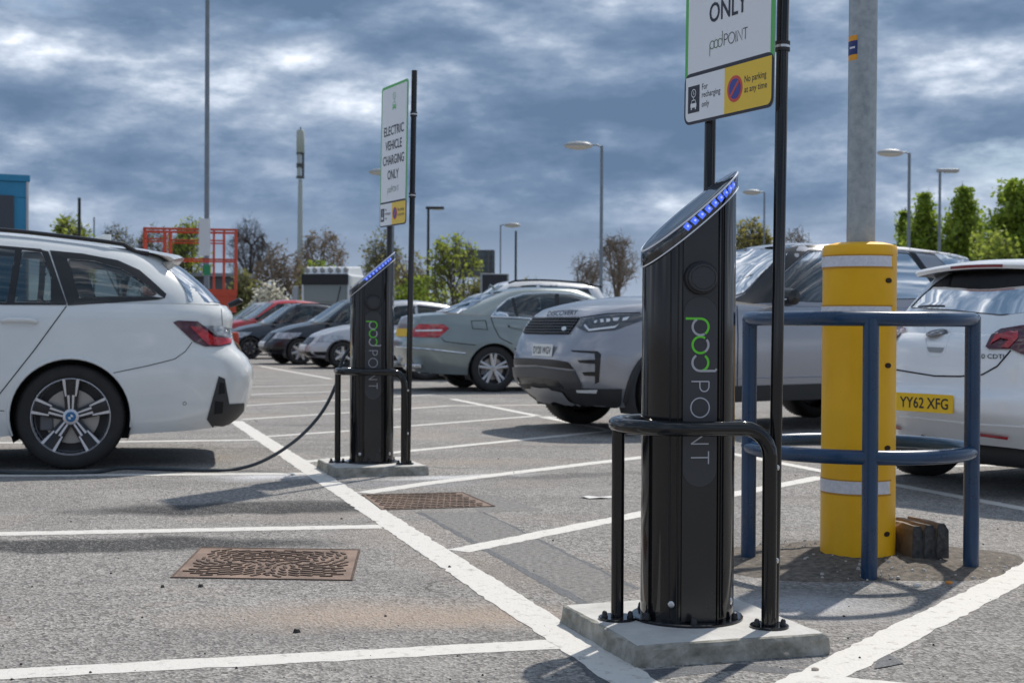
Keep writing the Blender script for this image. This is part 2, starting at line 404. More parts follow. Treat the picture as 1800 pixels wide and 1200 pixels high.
line([(456, 643), (583, 666)], 0.1); line([(1560, 822), (1810, 816)], 0.1)
line([(1420, 1193), (1640, 1216)], 0.12, 0.0024)

# relaid tarmac
def sheet(name, pxs, mat, z):
    b = MB(); pts = []
    k = len(pxs)
    for i in range(k):
        a = G(*pxs[i]); c = G(*pxs[(i+1) % k]); n = max(1, int((c-a).length/0.06))
        for j in range(n):
            q = a.lerp(c, j/n); pts.append((q.x+random.gauss(0, .004), q.y+random.gauss(0, .004), z))
    b.add(pts, [tuple(range(len(pts)))]); o = b.build(name, mat); tag(o, kind='structure'); return o
TAR = pm('newer_tarmac', (0.10, 0.097, 0.094), 0.9, var=1, col2=(0.31, 0.295, 0.28), vscale=48, bump=0.6, bscale=160)
TARD = pm('bitumen_seal', (0.035, 0.037, 0.042), 0.7, var=1, col2=(0.14, 0.15, 0.165), vscale=60, bump=0.6, bscale=120)
sheet('trench_patch', [(739, 901), (1030, 1060), (1125, 1034), (848, 899)], TAR, 0.0004)
sheet('trench_patch', [(813, 868), (872, 870), (957, 897), (838, 899.5)], TAR, 0.0006)
sheet('trench_seal', [(733, 900), (742, 900), (1040, 1062), (1018, 1062)], TARD, 0.0008)
sheet('trench_seal', [(846, 899), (851, 899), (1126, 1034), (1119, 1036)], TARD, 0.0008)
sheet('trench_seal', [(978, 1138), (1000, 1136), (1092, 1205), (1055, 1205)], TARD, 0.0006)
sheet('trench_seal', [(1130, 1176), (1300, 1166), (1430, 1180), (1420, 1187), (1300, 1177), (1130, 1195)], TARD, 0.0007)
sheet('trench_patch', [(1540, 1176), (1545, 1160), (1562, 1150), (1590, 1166)], TARD, 0.0030)

# loose grit: crumbs and chippings nobody could count
def grit(name, spots, mat, label):
    b = MB()
    for (x, y, s) in spots:
        a = random.random()*6.28; q = [Vector((math.cos(a+i*1.257)*s*random.uniform(.6, 1.1), math.sin(a+i*1.257)*s*random.uniform(.6, 1.1), 0)) for i in range(5)]
        base = [Vector((x, y, -0.001))+v for v in q]; top = [Vector((x, y, s*random.uniform(.5, 1.0)))+v*0.6 for v in q]
        b.add(base+top, [(0,1,2,3,4)[::-1], (5,6,7,8,9)]+[(i, (i+1) % 5, 5+(i+1) % 5, 5+i) for i in range(5)])
    return tag(b.build(name, mat), label, 'grit', kind='stuff')
DARKG = pm('dark_chipping', (0.04, 0.038, 0.036), 0.9); PALEG = pm('pale_chipping', (0.5, 0.47, 0.43), 0.9, var=0.3, vscale=30)
sp_ = []
for i in range(230):
    g = G(random.uniform(-50, 1850), 640+560*random.random()**0.55); sp_.append((g.x, g.y, random.choice((.002, .003, .003, .004, .006))))
for px, py, s in ((521, 1111, .014), (790, 997, .010), (600, 912, .008), (125, 917, .007), (285, 1032, .010), (352, 1031, .012)):
    g = G(px, py); sp_.append((g.x, g.y, s))
grit('loose_grit', sp_, DARKG, 'dark crumbs of tarmac scattered over the car park surface')

# mound of dirty tarmac round the lamp column, with chippings
bc = G(1507, 984)
md = MB(); nr, na = 9, 48; vs = [(bc.x, bc.y, 0.035)]
for i in range(1, nr+1):
    for j in range(na):
        q = 2*math.pi*j/na; rr = 0.60*(1+0.10*math.sin(2*q+1)+0.06*math.sin(5*q))*i/nr
        zz_ = 0.035*(0.5+0.5*math.cos(math.pi*i/nr))+random.uniform(0, 0.006)*(i < nr)
        vs.append((bc.x+rr*math.cos(q)*1.08, bc.y+rr*math.sin(q)*0.95, zz_+0.0025 if i < nr else -0.003))
fs = [(0, 1+j, 1+(j+1) % na) for j in range(na)]
for i in range(nr-1):
    for j in range(na): fs.append((1+i*na+j, 1+(i+1)*na+j, 1+(i+1)*na+(j+1) % na, 1+i*na+(j+1) % na))
md.add(vs, fs)
tag(md.build('tarmac_mound', pm('dirty_tarmac', (0.05, 0.045, 0.04), 0.95, var=1, col2=(0.23, 0.195, 0.16), vscale=34, bump=0.8, bscale=110), smooth=True), kind='structure')
sp_ = []
for i in range(230):
    q = random.random()*6.28; rr = 0.60*math.sqrt(random.random()); x, y = bc.x+rr*math.cos(q), bc.y+rr*math.sin(q)*.9
    sp_.append((x, y, random.choice((.004, .005, .006, .010))))
b_ = grit('pale_chippings', sp_, PALEG, 'pale chippings scattered on the dark mound round the yellow bollard')
for i_, v in enumerate(b_.data.vertices):
    rr = math.hypot(v.co.x-bc.x, v.co.y-bc.y)/0.6; v.co.z += 0.035*(0.5+0.5*math.cos(math.pi*min(1, rr)))+0.002
def pebble(px, py, s, mat, label, z=0.0):
    g = G(px, py, z); b = bmesh.new(); bmesh.ops.create_icosphere(b, subdivisions=2, radius=1)
    for v in b.verts: v.co = Vector((v.co.x*s*1.25, v.co.y*s*0.85, v.co.z*s*0.6))*(1+random.uniform(-.07, .07))
    me = bpy.data.meshes.new('pebble'); b.to_mesh(me); b.free(); me.polygons.foreach_set('use_smooth', [True]*len(me.polygons)); me.materials.append(mat)
    o = bpy.data.objects.new('pebble', me); COL.objects.link(o); o.location = (g.x, g.y, z+s*0.5); tag(o, label, 'stone'); return o
PEB = pm('pebble_stone', (0.45, 0.38, 0.31), 0.8, var=0.2, vscale=40)
pebble(1379, 1153, 0.016, PEB, 'rounded buff pebble lying in front of the nearer concrete plinth')
pebble(1396, 1147, 0.008, PEB, 'tiny pale stone beside the rounded buff pebble')
pebble(1433, 1178, 0.009, PEB, 'small grey stone at the edge of the wide white line')
pebble(1612, 1032, 0.013, pm('white_flake', (0.66, 0.63, 0.58), 0.8), 'white stone flake on the mound in front of the blue hoop guard', 0.012)
pebble(1668, 1026, 0.012, pm('orange_flake', (0.6, 0.25, 0.06), 0.8), 'orange scrap of litter on the dark mound', 0.01)
b_ = MB(); g = G(1050, 875)
b_.add([(g.x+0.11*math.cos(a*.7)*random.uniform(.7, 1), g.y+0.05*math.sin(a*.7)*random.uniform(.6, 1), 0.004+0.006*(a % 2)) for a in range(9)], [tuple(range(9))])
tag(b_.build('paper_scrap', pm('paper', (0.7, 0.69, 0.66), 0.8)), 'torn white paper scrap lying in the empty bay', 'litter')

# iron access covers
IRON = pm('rusty_cover', (0.12, 0.08, 0.062), 0.8, var=1, col2=(0.30, 0.205, 0.155), vscale=7, bump=0.4, bscale=90)
IRON_D = pm('cover_tread', (0.09, 0.058, 0.043), 0.85, var=0.4, vscale=20)
def cover(corners, label, swirl):
    c = [G(*p) for p in corners]                   # near-left, near-right, far-right, far-left
    o0 = c[0]; ux = (c[1]-c[0]); uy = (c[3]-c[0]); at = lambda a, b: c[0]*(1-a)*(1-b)+c[1]*a*(1-b)+c[2]*a*b+c[3]*(1-a)*b
    root = MB(); z = Vector((0, 0, 1))
    root.add([at(0, 0)+z*-.004, at(1, 0)+z*-.004, at(1, 1)+z*-.004, at(0, 1)+z*-.004]+[at(0, 0)+z*.002, at(1, 0)+z*.002, at(1, 1)+z*.002, at(0, 1)+z*.002], [(4,5,6,7),(0,1,5,4),(1,2,6,5),(2,3,7,6),(3,0,4,7)])
    ob = root.build('drain_cover', IRON); tag(ob, label, 'drain cover', 'iron access covers in the tarmac')
    t = MB(); wx, wy = ux.length, uy.length
    if swirl:
        ks = []
        for cxx, sg in ((0.30, 1), (0.70, -1)):
            for rr in np.arange(0.05, 0.34, 0.048):
                n = max(5, int(2*math.pi*rr/0.072))
                for j in range(n):
                    q = 2*math.pi*j/n+rr*9; a = cxx+rr*math.cos(q)*0.62*wy/wx*1.5; b = .5+rr*1.35*math.sin(q)
                    if .06 < a < .94 and .07 < b < .93 and (a-.5)*sg*-1 > -0.02: ks.append((a, b, q+1.57+0.5*sg))
    else:
        ks = [(0.05+0.9*(i+0.5*(j % 2))/15, .07+.86*j/8, 0.25 if (i+j) % 2 else -0.6) for i in range(15) for j in range(9)]
    for a, b, q in ks:
        p = at(a, b)+z*.002; d = Vector((math.cos(q), math.sin(q), 0)); n = Vector((-d.y, d.x, 0)); l, w = (.024, .006) if swirl else (.015, .0065)
        vs = [p+d*l+n*w, p-d*l+n*w, p-d*l-n*w, p+d*l-n*w]
        t.add([v+z*-.002 for v in vs]+[v+z*.004 for v in vs], [(4,5,6,7),(0,1,5,4),(1,2,6,5),(2,3,7,6),(3,0,4,7)])
    tr = t.build('tread', IRON_D, ob); tr['kind'] = 'stuff'
    f = MB(); 
    for i in range(4):
        a, b = c[i]+z*.000, c[(i+1) % 4]+z*.000; dd = (a-sum(c, Vector())/4).normalized()*.005; de = (b-sum(c, Vector())/4).normalized()*.005; f.tube([a+dd, b+de], .0055, 5)
    f.build('cover_frame', IRON_D, ob)
    return ob
cover([(303, 1015), (616, 1020), (630, 967), (354, 963)], 'rusty iron access cover with swirling tread in the empty bay beside the long white line', True)
cover([(672, 896), (868, 890), (813, 866), (638, 870)], 'rusty iron access cover with chequered tread between the two charging posts', False)
# ------------------------------------------------------------------ charging bays: plinth, post, hoop, sign
C1 = G(1207, 1083, 0.06); C1.z = 0; C2 = G(653, 811.5, 0.06); C2.z = 0
SLABZ = 0.06
def rel(px, py, z=SLABZ):
    g = G(px, py, z) - C1; return Vector((g.x, g.y, z))
CONC = pm('concrete', (0.46, 0.445, 0.42), 0.88, var=1, col2=(0.62, 0.605, 0.58), vscale=9, bump=0.35, bscale=55)
CONC_E = pm('darker_concrete', (0.17, 0.165, 0.135), 0.92, var=1, col2=(0.42, 0.40, 0.355), vscale=16, bump=0.6, bscale=60)  # plinth sides, a darker tone than the top face
DARK_PANEL = pm('panel_black', (0.02, 0.02, 0.021), 0.22, rvar=0.08, vscale=5)
LABEL_GREY = pm('label_charcoal', (0.040, 0.041, 0.045), 0.45)
GREEN = pm('logo_green', (0.13, 0.62, 0.03), 0.45); LOGO_GREY = pm('logo_grey', (0.42, 0.42, 0.45), 0.45)
NAVY_TXT = pm('sign_ink', (0.018, 0.020, 0.035), 0.5)
SIGN_WHITE = pm('sign_white', (0.80, 0.81, 0.83), 0.35); SIGN_GREEN = pm('sign_green', (0.09, 0.46, 0.09), 0.4); SIGN_YELLOW = pm('sign_yellow', (0.85, 0.56, 0.03), 0.4)
SIGN_RED = pm('sign_red', (0.62, 0.06, 0.03), 0.4); SIGN_BLUE = pm('sign_blue', (0.03, 0.05, 0.30), 0.4)
CLEAR = glassy('clear_plastic', (0.86, 0.89, 0.93), 0.05, 0.04)
LED = pm('led_blue', (0.05, 0.12, 0.8), 0.3, emit=(0.10, 0.22, 1.0), estr=0.35)
LEDW = pm('led_lens', (0.5, 0.6, 0.9), 0.15, emit=(0.5, 0.6, 1.0), estr=0.3)

def make_plinth():
    A, B, C, D = rel(988, 1062), rel(1118, 1135), rel(1455, 1113), rel(1275, 1041)
    cs = [A, B, C, D]; k = 14; ring = []
    for i in range(4):
        a, c = cs[i], cs[(i+1) % 4]
        for j in range(k): ring.append(a.lerp(c, j/k))
    n = len(ring); cen = sum(cs, Vector())/4; b = MB(); lv = []
    for (zz_, ins, jit) in ((-0.01, -0.008, 0.004), (0.02, 0.0, 0.003), (0.046, 0.0, 0.0035), (0.056, 0.006, 0.003), (0.06, 0.014, 0.002)):
        for p in ring:
            d = (cen-p); d.z = 0; d.normalize(); q = p + d*(ins+random.gauss(0, jit)); lv.append((q.x, q.y, zz_))
    b.add(lv, [(l*n+i, l*n+(i+1) % n, (l+1)*n+(i+1) % n, (l+1)*n+i) for l in range(4) for i in range(n)])
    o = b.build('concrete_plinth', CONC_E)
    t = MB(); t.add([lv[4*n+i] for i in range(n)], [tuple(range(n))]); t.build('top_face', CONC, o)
    return o
EX = Vector((0.988, 0.156, 0)).normalized(); NS = Vector((EX.y, -EX.x, 0))
ROTZ = math.atan2(EX.y, EX.x)
def topz(x): return 1.2425 + (x/0.1425)*0.1205
def make_post():
    root = empty('charging_post'); Rr = 0.1425
    # local frame: x = high side, -y = socket side facing the bay
    def outline():
        pts = []
        for sgn in (-1, 1):      # bottom (front, -y) flat then right, top flat, left
            pass
        a0 = math.degrees(math.asin(0.062/Rr)); n = 26
        def side(s):   # s=+1 right half from front to back
            return [(s*Rr*math.sin(R(t)), -Rr*math.cos(R(t))) for t in np.linspace(a0, 180-a0, n)]
        rt = side(1); lf = side(-1)[::-1]
        # grooves at the panel edges
        f = [(-0.058, -0.128), (-0.056, -0.121), (0.056, -0.121), (0.058, -0.128)]
        k = [(0.058, 0.128), (0.056, 0.121), (-0.056, 0.121), (-0.058, 0.128)]
        return f + rt + k + lf
    o2 = outline(); n = len(o2)
    b = MB(); b.add([(x, y, 0) for x, y in o2]+[(x, y, topz(x)-0.012) for x, y in o2], [(i, (i+1) % n, n+(i+1) % n, n+i) for i in range(n)]+[tuple(range(n, 2*n))])
    b.build('body', BLACK_GLOSS, root, smooth=True, auto=R(25))
    # ribs either side of the panel
    b = MB()
    for s in (-1, 1):
        for xx in (-0.068, -0.088, 0.068):
            yy = s*math.sqrt(Rr*Rr-xx*xx); h = topz(xx)-0.05
            b.box(xx-0.0016, xx+0.0016, yy-0.0025, yy+0.0025, 0.02, h)
    b.build('rib', pm('rib_dark', (0.004, 0.004, 0.004), 0.4), root)
    for s in (-1, 1):
        b = MB(); y = s*0.1215; y1 = s*0.1265
        zt0, zt1 = topz(-0.053)-0.05, topz(0.053)-0.05
        vs = [(-0.053, y, 0.012), (0.053, y, 0.012), (0.053, y, zt1), (-0.053, y, zt0), (-0.053, y1, 0.012), (0.053, y1, 0.012), (0.053, y1, zt1), (-0.053, y1, zt0)]
        b.add(vs, [(0,1,2,3)[::-1], (4,5,6,7), (0,1,5,4), (1,2,6,5), (2,3,7,6), (3,0,4,7)])
        fp = b.build('access_panel', DARK_PANEL, root)
        # socket
        Ms = Matrix.Translation((0, s*0.1265, 1.036)) @ Matrix.Rotation(R(90)*(1 if s < 0 else -1), 4, 'X')
        b = MB(); b.lathe([(0.050, 0), (0.050, 0.012), (0.047, 0.016), (0.045, 0.016)], 32, Ms); b.build('socket_rim', BLACK_MATT, root, smooth=True)
        sc = MB(); sc.lathe([(0.043, 0.014), (0.043, 0.026), (0.040, 0.030)], 32, Ms); so = sc.build('socket_cover', pm('socket_grey', (0.035, 0.036, 0.04), 0.5), root, smooth=True)
        g = MB()
        for q0, q1 in ((35, 145), (215, 325), (150, 210), (330, 390)):
            pts = arc(0, 0, 0.034 if q1-q0 > 80 else 0.037, q0, q1, 14); g.tube([Ms @ Vector((x, z, 0.0302)) for x, z in pts], 0.0009, 4)
        g.build('seam', pm('seam_black', (0.005, 0.005, 0.005), 0.6), so)
        # charcoal label, pill shaped, with the logo down it
        Ml = Matrix.Translation((0, s*0.1272, 0)) @ Matrix(((1 if s < 0 else -1, 0, 0, 0), (0, 0, -s*-1, 0), (0, 1, 0, 0), (0, 0, 0, 1)))
        Ml = Matrix.Translation((0, s*0.1268, 0)) @ Matrix(((-s, 0, 0, 0), (0, 0, s, 0), (0, 1, 0, 0), (0, 0, 0, 1)))
        pill = arc(0, 0.928, 0.052, 0, 180, 18)+arc(0, 0.466, 0.052, 180, 360, 18)
        b = MB(); b.prism(pill, 0.0015, Ml); lab = b.build('label_plate', LABEL_GREY, root)
        Mt = Ml @ Matrix.Translation((0, 0, 0.0022))
        gz, rr, tk = (0.8907, 0.837, 0.784), 0.0245, 0.0068
        gp = MB(); yp = MB()
        def st(mb, pts, w=tk):
            v, f = ribbon(pts, w); mb.add([Mt @ Vector(q) for q in v], f)
        st(gp, [(-0.046, gz[0]+rr), (-0.02, gz[0]+rr)]+arc(0, gz[0], rr, 95, -55, 20))
        st(gp, arc(0, gz[1], rr, 55, 305, 22)); st(gp, arc(0, gz[2], rr, 55, -75, 18))
        st(yp, arc(0, gz[0], rr, 118, 300, 18)); st(yp, arc(0, gz[1], rr, 40, -55, 14)); st(yp, arc(0, gz[2], rr, 122, 270, 16)+[(0.02, gz[2]-rr), (0.046, gz[2]-rr), (0.05, gz[2]-rr+0.006)])
        gp.build('logo', GREEN, lab); yp.build('logo', LOGO_GREY, lab)
        # POINT reading downwards: letter x axis runs down, letter y axis runs to +x
        wp = MB(); cap = 0.054
        def lt(z0, strokes):
            for stx in strokes: st(wp, [(-cap/2+cy_*cap, z0-cx_) for cx_, cy_ in stx], 0.0036)
        lt(0.728, [[(0, 0), (0, 1)], [(0, 1), (0.015, 1)]+[(0.015+0.015*math.sin(R(t)), 0.74+0.26*math.cos(R(t))) for t in range(0, 181, 20)]+[(0, 0.48)]])
        lt(0.677, [[(0.027+0.029*math.cos(R(t)), .5+.53*math.sin(R(t))) for t in range(0, 361, 15)]])
        lt(0.602, [[(0, 0), (0, 1)]])
        lt(0.578, [[(0, 0), (0, 1)], [(0, 1), (0.036, 0)], [(0.036, 0), (0.036, 1)]])
        lt(0.520, [[(0, 1), (0.038, 1)], [(0.019, 1), (0.019, 0)]])
        wp.build('lettering', pm('label_text', (0.48, 0.48, 0.52), 0.45), lab)
    # base flange and dome nuts
    b = MB(); b.lathe([(0.172, 0.0), (0.172, 0.006), (0.169, 0.009), (0.12, 0.009)], 48); b.build('base_flange', BLACK_GLOSS, root, smooth=True)
    for q in (20, 80, 140, 205, 262, 322):
        b = MB(); b.lathe([(0.011, 0), (0.011, 0.005), (0.009, 0.007), (0.009, 0.014), (0.006, 0.019), (0.0, 0.021)], 10, Matrix.Translation((0.156*math.cos(R(q)), 0.156*math.sin(R(q)), 0.009)))
        b.build('dome_nut', BLACK_MATT, root, smooth=True)
    for q in (235, 322, 150, 40):
        p = Vector((Rr*math.cos(R(q)), Rr*math.sin(R(q)), 0.062)); d = Vector((p.x, p.y, 0)).normalized()
        Mq = Matrix.Translation(p-d*0.001) @ d.to_track_quat('Z', 'Y').to_matrix().to_4x4()
        b = MB(); b.lathe([(0.0105, 0), (0.0105, 0.002), (0.008, 0.004), (0.003, 0.004)], 16, Mq); sb = b.build('security_screw', STEEL, root, smooth=True)
    # sloping top: display under a clear cap, blue leds behind the cap rim
    def ring(r, dz, n=56): return [(r*math.cos(2*math.pi*i/n), r*math.sin(2*math.pi*i/n), topz(r*math.cos(2*math.pi*i/n))+dz) for i in range(n)]
    n = 56
    b = MB(); b.add(ring(0.138, 0.002), [tuple(range(n))]); disp = b.build('display', pm('display_grey', (0.24, 0.25, 0.26), 0.6), root)
    up = Vector((-0.1205/0.1425, 0, 1)).normalized(); ax = Vector((1, 0, 0.1205/0.1425)).normalized(); ay = Vector((0, 1, 0))
    Md = Matrix(((ax.x, ay.x, up.x, 0), (ax.y, ay.y, up.y, 0), (ax.z, ay.z, up.z, 1.2445), (0, 0, 0, 1))) @ Matrix.Translation((0, 0, 0.001)) @ Matrix.Rotation(R(-90), 4, 'Z')
    b = MB()
    for yy, ww in ((-0.13, 0.05), (-0.118, 0.07), (-0.09, 0.10), (-0.08, 0.06), (0.10, 0.06), (0.12, 0.04)):
        for i in range(int(ww/0.011)):
            x = -ww/2+i*0.011+random.uniform(-.001, .001); l = random.uniform(.003, .0045)
            b.add([Md @ Vector(q) for q in ((x, yy, 0), (x+2*l, yy, 0), (x+2*l, yy+0.004, 0), (x, yy+0.004, 0))], [(0, 1, 2, 3)])
    for x in (-0.06, -0.02, 0.02, 0.06):
        v, f = ribbon(arc(x, -0.035, 0.009, 0, 360, 14), 0.0025); b.add([Md @ Vector(q) for q in v], f)
    for stx in ([(-.055, .02), (-.055, .075), (.055, .075), (.055, .02)],):
        v, f = ribbon(stx, 0.002); b.add([Md @ Vector(q) for q in v], f)
    b.build('display_print', pm('display_print', (0.45, 0.47, 0.5), 0.4), disp)
    b = MB(); prof = [(0.1465, -0.046), (0.1475, -0.044), (0.1475, -0.004), (0.145, 0.004), (0.139, 0.008), (0.10, 0.0085)]
    vs = []; 
    for r, dz in prof: vs += ring(r, dz)
    fs = [(l*n+i, l*n+(i+1) % n, (l+1)*n+(i+1) % n, (l+1)*n+i) for l in range(len(prof)-1) for i in range(n)]+[tuple((len(prof)-1)*n+i for i in range(n))]
    b.add(vs, fs); b.build('clear_cap', CLEAR, root, smooth=True, auto=R(60))
    for r, dz, w in ((0.1478, -0.045, 0.0022), (0.1462, 0.002, 0.003)):
        b = MB(); b.tube(ring(r, dz), w, 6, closed=True); b.build('cap_rim', pm('cap_edge', (0.78, 0.80, 0.86), 0.2, coat=0.5), root, smooth=True)
    for s in (-1, 1):
        for i in range(9):
            q = R(252+i*8.4) if s < 0 else R(108-i*8.4); x, y = 0.1445*math.cos(q), 0.1445*math.sin(q); zc = topz(x)-0.017
            Mq = Matrix.Translation((x, y, zc)) @ Matrix.Rotation(q, 4, 'Z') @ Matrix.Rotation(R(-40)*s*-1*1, 4, 'X')
            b = MB(); b.box(-0.0015, 0.0015, -0.0102, 0.0102, -0.0095, 0.0095, Mq); b.build('led', LED, root, bevel=0.001)
            b = MB(); b.lathe([(0.0042, 0), (0.003, 0.0015), (0.0, 0.0022)], 8, Mq @ Matrix.Translation((0.0016, 0, 0.002)) @ Matrix.Rotation(R(90), 4, 'Y')); b.build('led_lens', LEDW, root, smooth=True)
    return root
LP, RP = rel(1085, 1087), rel(1353, 1100)
back = P(1240, 260, 4.56) ; BP = Vector((back.x-C1.x, back.y-C1.y, SLABZ))
rS = RP-BP; rS.z = 0; rS.normalize(); nS = Vector((rS.y, -rS.x, 0))
def make_hoop():
    root = empty('guard_hoop'); z = SLABZ; H = 0.592
    legA = RP+Vector((-0.006, -0.018, 0)); legB = BP+Vector((-0.02, -0.02, 0))
    # plan of the top rail: leg A -> in front of the post -> round the end post -> behind -> leg B
    dirl = (LP-(legA+legB)/2); dirl.z = 0; dirl.normalize(); per = Vector((-dirl.y, dirl.x, 0)) if Vector((-dirl.y, dirl.x, 0)).dot(legA-legB) > 0 else Vector((dirl.y, -dirl.x, 0))
    rad = 0.19; cen = LP - dirl*(rad-0.005)
    path = [legA+Vector((0, 0, .009)), legA+Vector((0, 0, H*0.6)), legA+Vector((0, 0, H-0.085))]
    endA = cen+per*rad
    da = (endA-legA); da.z = 0; da.normalize()
    for t in range(15, 91, 15): path.append(legA+da*(0.085*(1-math.cos(R(t))))+Vector((0, 0, H-0.085+0.085*math.sin(R(t)))))
    z1 = Vector((0, 0, H))
    for t in (0.4, 0.75): path.append(legA.lerp(endA, t)+z1)
    for t in range(0, 181, 15): path.append(cen+per*rad*math.cos(R(t))+dirl*rad*math.sin(R(t))+z1)
    endB = cen-per*rad; db = (legB-endB); db.z = 0; db.normalize()
    for t in (0.3, 0.6): path.append(endB.lerp(legB, t)+z1)
    for t in range(0, 91, 15): path.append(legB-db*0.085+db*(0.085*math.sin(R(t)))+Vector((0, 0, H-0.085+0.085*math.cos(R(t)))))
    path += [legB+Vector((0, 0, H*0.5)), legB+Vector((0, 0, .009))]
    b = MB(); b.tube([Vector((p.x, p.y, p.z)) for p in path], 0.0225, 14); b.build('rail', BLACK_GLOSS, root, smooth=True)
    b = MB(); b.tube([LP+Vector((0, 0, 0.009)), LP+Vector((0, 0, H-0.012))], 0.0195, 14); b.build('end_post', BLACK_GLOSS, root, smooth=True)
    for q in (LP, (legA+RP)/2, (legB+BP)/2):
        f = MB(); f.lathe([(0.058, 0), (0.058, 0.006), (0.056, 0.008), (0.02, 0.008)], 28, Matrix.Translation((q.x, q.y, SLABZ))); fl = f.build('foot_plate', BLACK_GLOSS, root, smooth=True)
        for a in (-25, 95, 200):
            g = MB(); g.lathe([(0.010, 0), (0.010, 0.005), (0.008, 0.007), (0.008, 0.014), (0.005, 0.019), (0, 0.021)], 10, Matrix.Translation((q.x+0.042*math.cos(R(a)), q.y+0.042*math.sin(R(a)), SLABZ+0.008))); g.build('dome_nut', BLACK_MATT, fl, smooth=True)
    for zz_ in (0.20, 0.475):
        p = legA+Vector((0.0215, -0.006, zz_)); g = MB(); g.lathe([(0.0075, 0), (0.0075, 0.003), (0.004, 0.005)], 12, Matrix.Translation(p) @ Vector((0.8, -0.6, 0)).to_track_quat('Z', 'Y').to_matrix().to_4x4()); g.build('screw', STEEL, root, smooth=True)
    return root
def make_sign():
    root = empty('charging_sign')
    for p, tz in ((RP+Vector((0.012, 0.02, 0)), 2.53), (BP, 2.40)):
        b = MB(); b.tube([p+Vector((0, 0, 0.008)), p+Vector((0, 0, 1.2)), p+Vector((0, 0, tz))], 0.0185, 14); b.build('sign_post', BLACK_GLOSS, root, smooth=True)
    mid = (RP+BP)/2+Vector((0.006, 0.01, 0)); base = mid + nS*0.043 - rS*0.034; base.z = 1.603
    M = Matrix(((rS.x, 0, nS.x, base.x), (rS.y, 0, nS.y, base.y), (0, 1, 0, base.z), (0, 0, 0, 1)))
    w, h, hd = 0.2425, 0.93, 0.158
    def pl(poly, z, th, name, mat, par=root):
        b = MB(); b.prism(poly, th, M @ Matrix.Translation((0, 0, z))); return b.build(name, mat, par)
    pl(rrect(-w, w, 0, h, 0.028), -0.003, 0.003, 'backing_plate', pm('sign_back', (0.33, 0.34, 0.35), 0.5, 0.6))
    br = pl(rrect(-w, w, hd-0.03, h, 0.028), 0.0, 0.0008, 'border', SIGN_GREEN)
    pl(rrect(-w+0.018, w-0.018, hd-0.02, h-0.018, 0.016), 0.0008, 0.0008, 'upper_panel', SIGN_WHITE)
    lo = pl(rrect(-w, w, 0, hd+0.006, 0.03)[:-1], 0.0009, 0.0009, 'lower_border', NAVY_TXT)
    q = rrect(-w+0.009, w-0.009, 0.009, hd-0.006, 0.022); sq = lambda x0, x1, y0, y1: [(x0, y0), (x1, y0), (x1, y1), (x0, y1)]
    xm = -0.012
    lw = [(-w+0.009, hd-0.006)]+arc(-w+0.031, 0.031, 0.022, 180, 270, 6)+[(xm, 0.009), (xm, hd-0.006)]
    ly = [(xm, 0.009)]+arc(w-0.031, 0.031, 0.022, 270, 360, 6)+[(w-0.009, hd-0.006), (xm, hd-0.006)]
    pl(lw, 0.0018, 0.0006, 'recharge_panel', SIGN_WHITE); pl(ly, 0.0018, 0.0006, 'parking_panel', SIGN_YELLOW)
    Z = 0.0028
    def txt(s, cx_, cy_, ww, hh, mat=NAVY_TXT, bold=0.0):
        v, f = text_fit(s, ww, hh, M @ Matrix.Translation((cx_, cy_, Z)), bold); b = MB(); b.add(v, f); return b.build('lettering', mat, root)
    top = h
    for s, fy, ww in (('ELECTRIC', 0.325, 0.36), ('VEHICLE', 0.428, 0.30), ('CHARGING', 0.532, 0.385), ('ONLY', 0.637, 0.205)):
        txt(s, 0, h*(1-fy), ww, 0.062, bold=0.012)
    # operator's name: pod in rings, POINT in thin strokes
    def strokes(lst, wd, mat, name):
        b = MB()
        for s in lst:
            v, f = ribbon(s, wd); b.add([M @ Matrix.Translation((0, 0, Z)) @ Vector(p) for p in v], f)
        return b.build(name, mat, root)
    y0 = h*(1-0.746); r_ = 0.0125
    strokes([arc(-0.085, y0, r_, 0, 360, 18), arc(-0.063, y0, r_, 0, 360, 18), arc(-0.041, y0, r_, 0, 360, 18), [(-0.0975, y0), (-0.0975, y0-0.034)], [(-0.0285, y0), (-0.0285, y0+0.034)]], 0.0026, pm('sign_olive', (0.06, 0.16, 0.06), 0.5), 'logo')
    cp = 0.034; lx = -0.018; yb = y0-0.013
    lst = [[(lx, yb), (lx, yb+cp)], [(lx, yb+cp), (lx+.01, yb+cp)]+arc(lx+.01, yb+cp*.75, cp*.25, 90, -90, 8)+[(lx, yb+cp*.5)],
           arc(lx+.040, yb+cp/2, cp/2, 0, 360, 18), [(lx+.064, yb), (lx+.064, yb+cp)], [(lx+.073, yb), (lx+.073, yb+cp), (lx+.097, yb), (lx+.097, yb+cp)],
           [(lx+.102, yb+cp), (lx+.126, yb+cp)], [(lx+.114, yb+cp), (lx+.114, yb)]]
    strokes(lst, 0.0026, NAVY_TXT, 'lettering')
    # green plug-and-car pictogram
    ic = h*(1-0.135)
    strokes([arc(0, ic+0.045, 0.022, 0, 360, 18), [(0, ic+0.023), (0, ic+0.004)], [(-.004, ic+.055), (.004, ic+.045), (-.004, ic+.045), (.004, ic+.035)], [(-.028, ic-.012), (-.018, ic+.004), (.018, ic+.004), (.028, ic-.012)]], 0.0035, SIGN_GREEN, 'pictogram')
    pl(rrect(-.031, .031, ic-.036, ic-.012, .006), Z-.0006, .0004, 'pictogram', SIGN_GREEN)
    pl(sq(-.028, -.018, ic-.046, ic-.034), Z-.0006, .0004, 'pictogram', SIGN_GREEN); pl(sq(.018, .028, ic-.046, ic-.034), Z-.0006, .0004, 'pictogram', SIGN_GREEN)
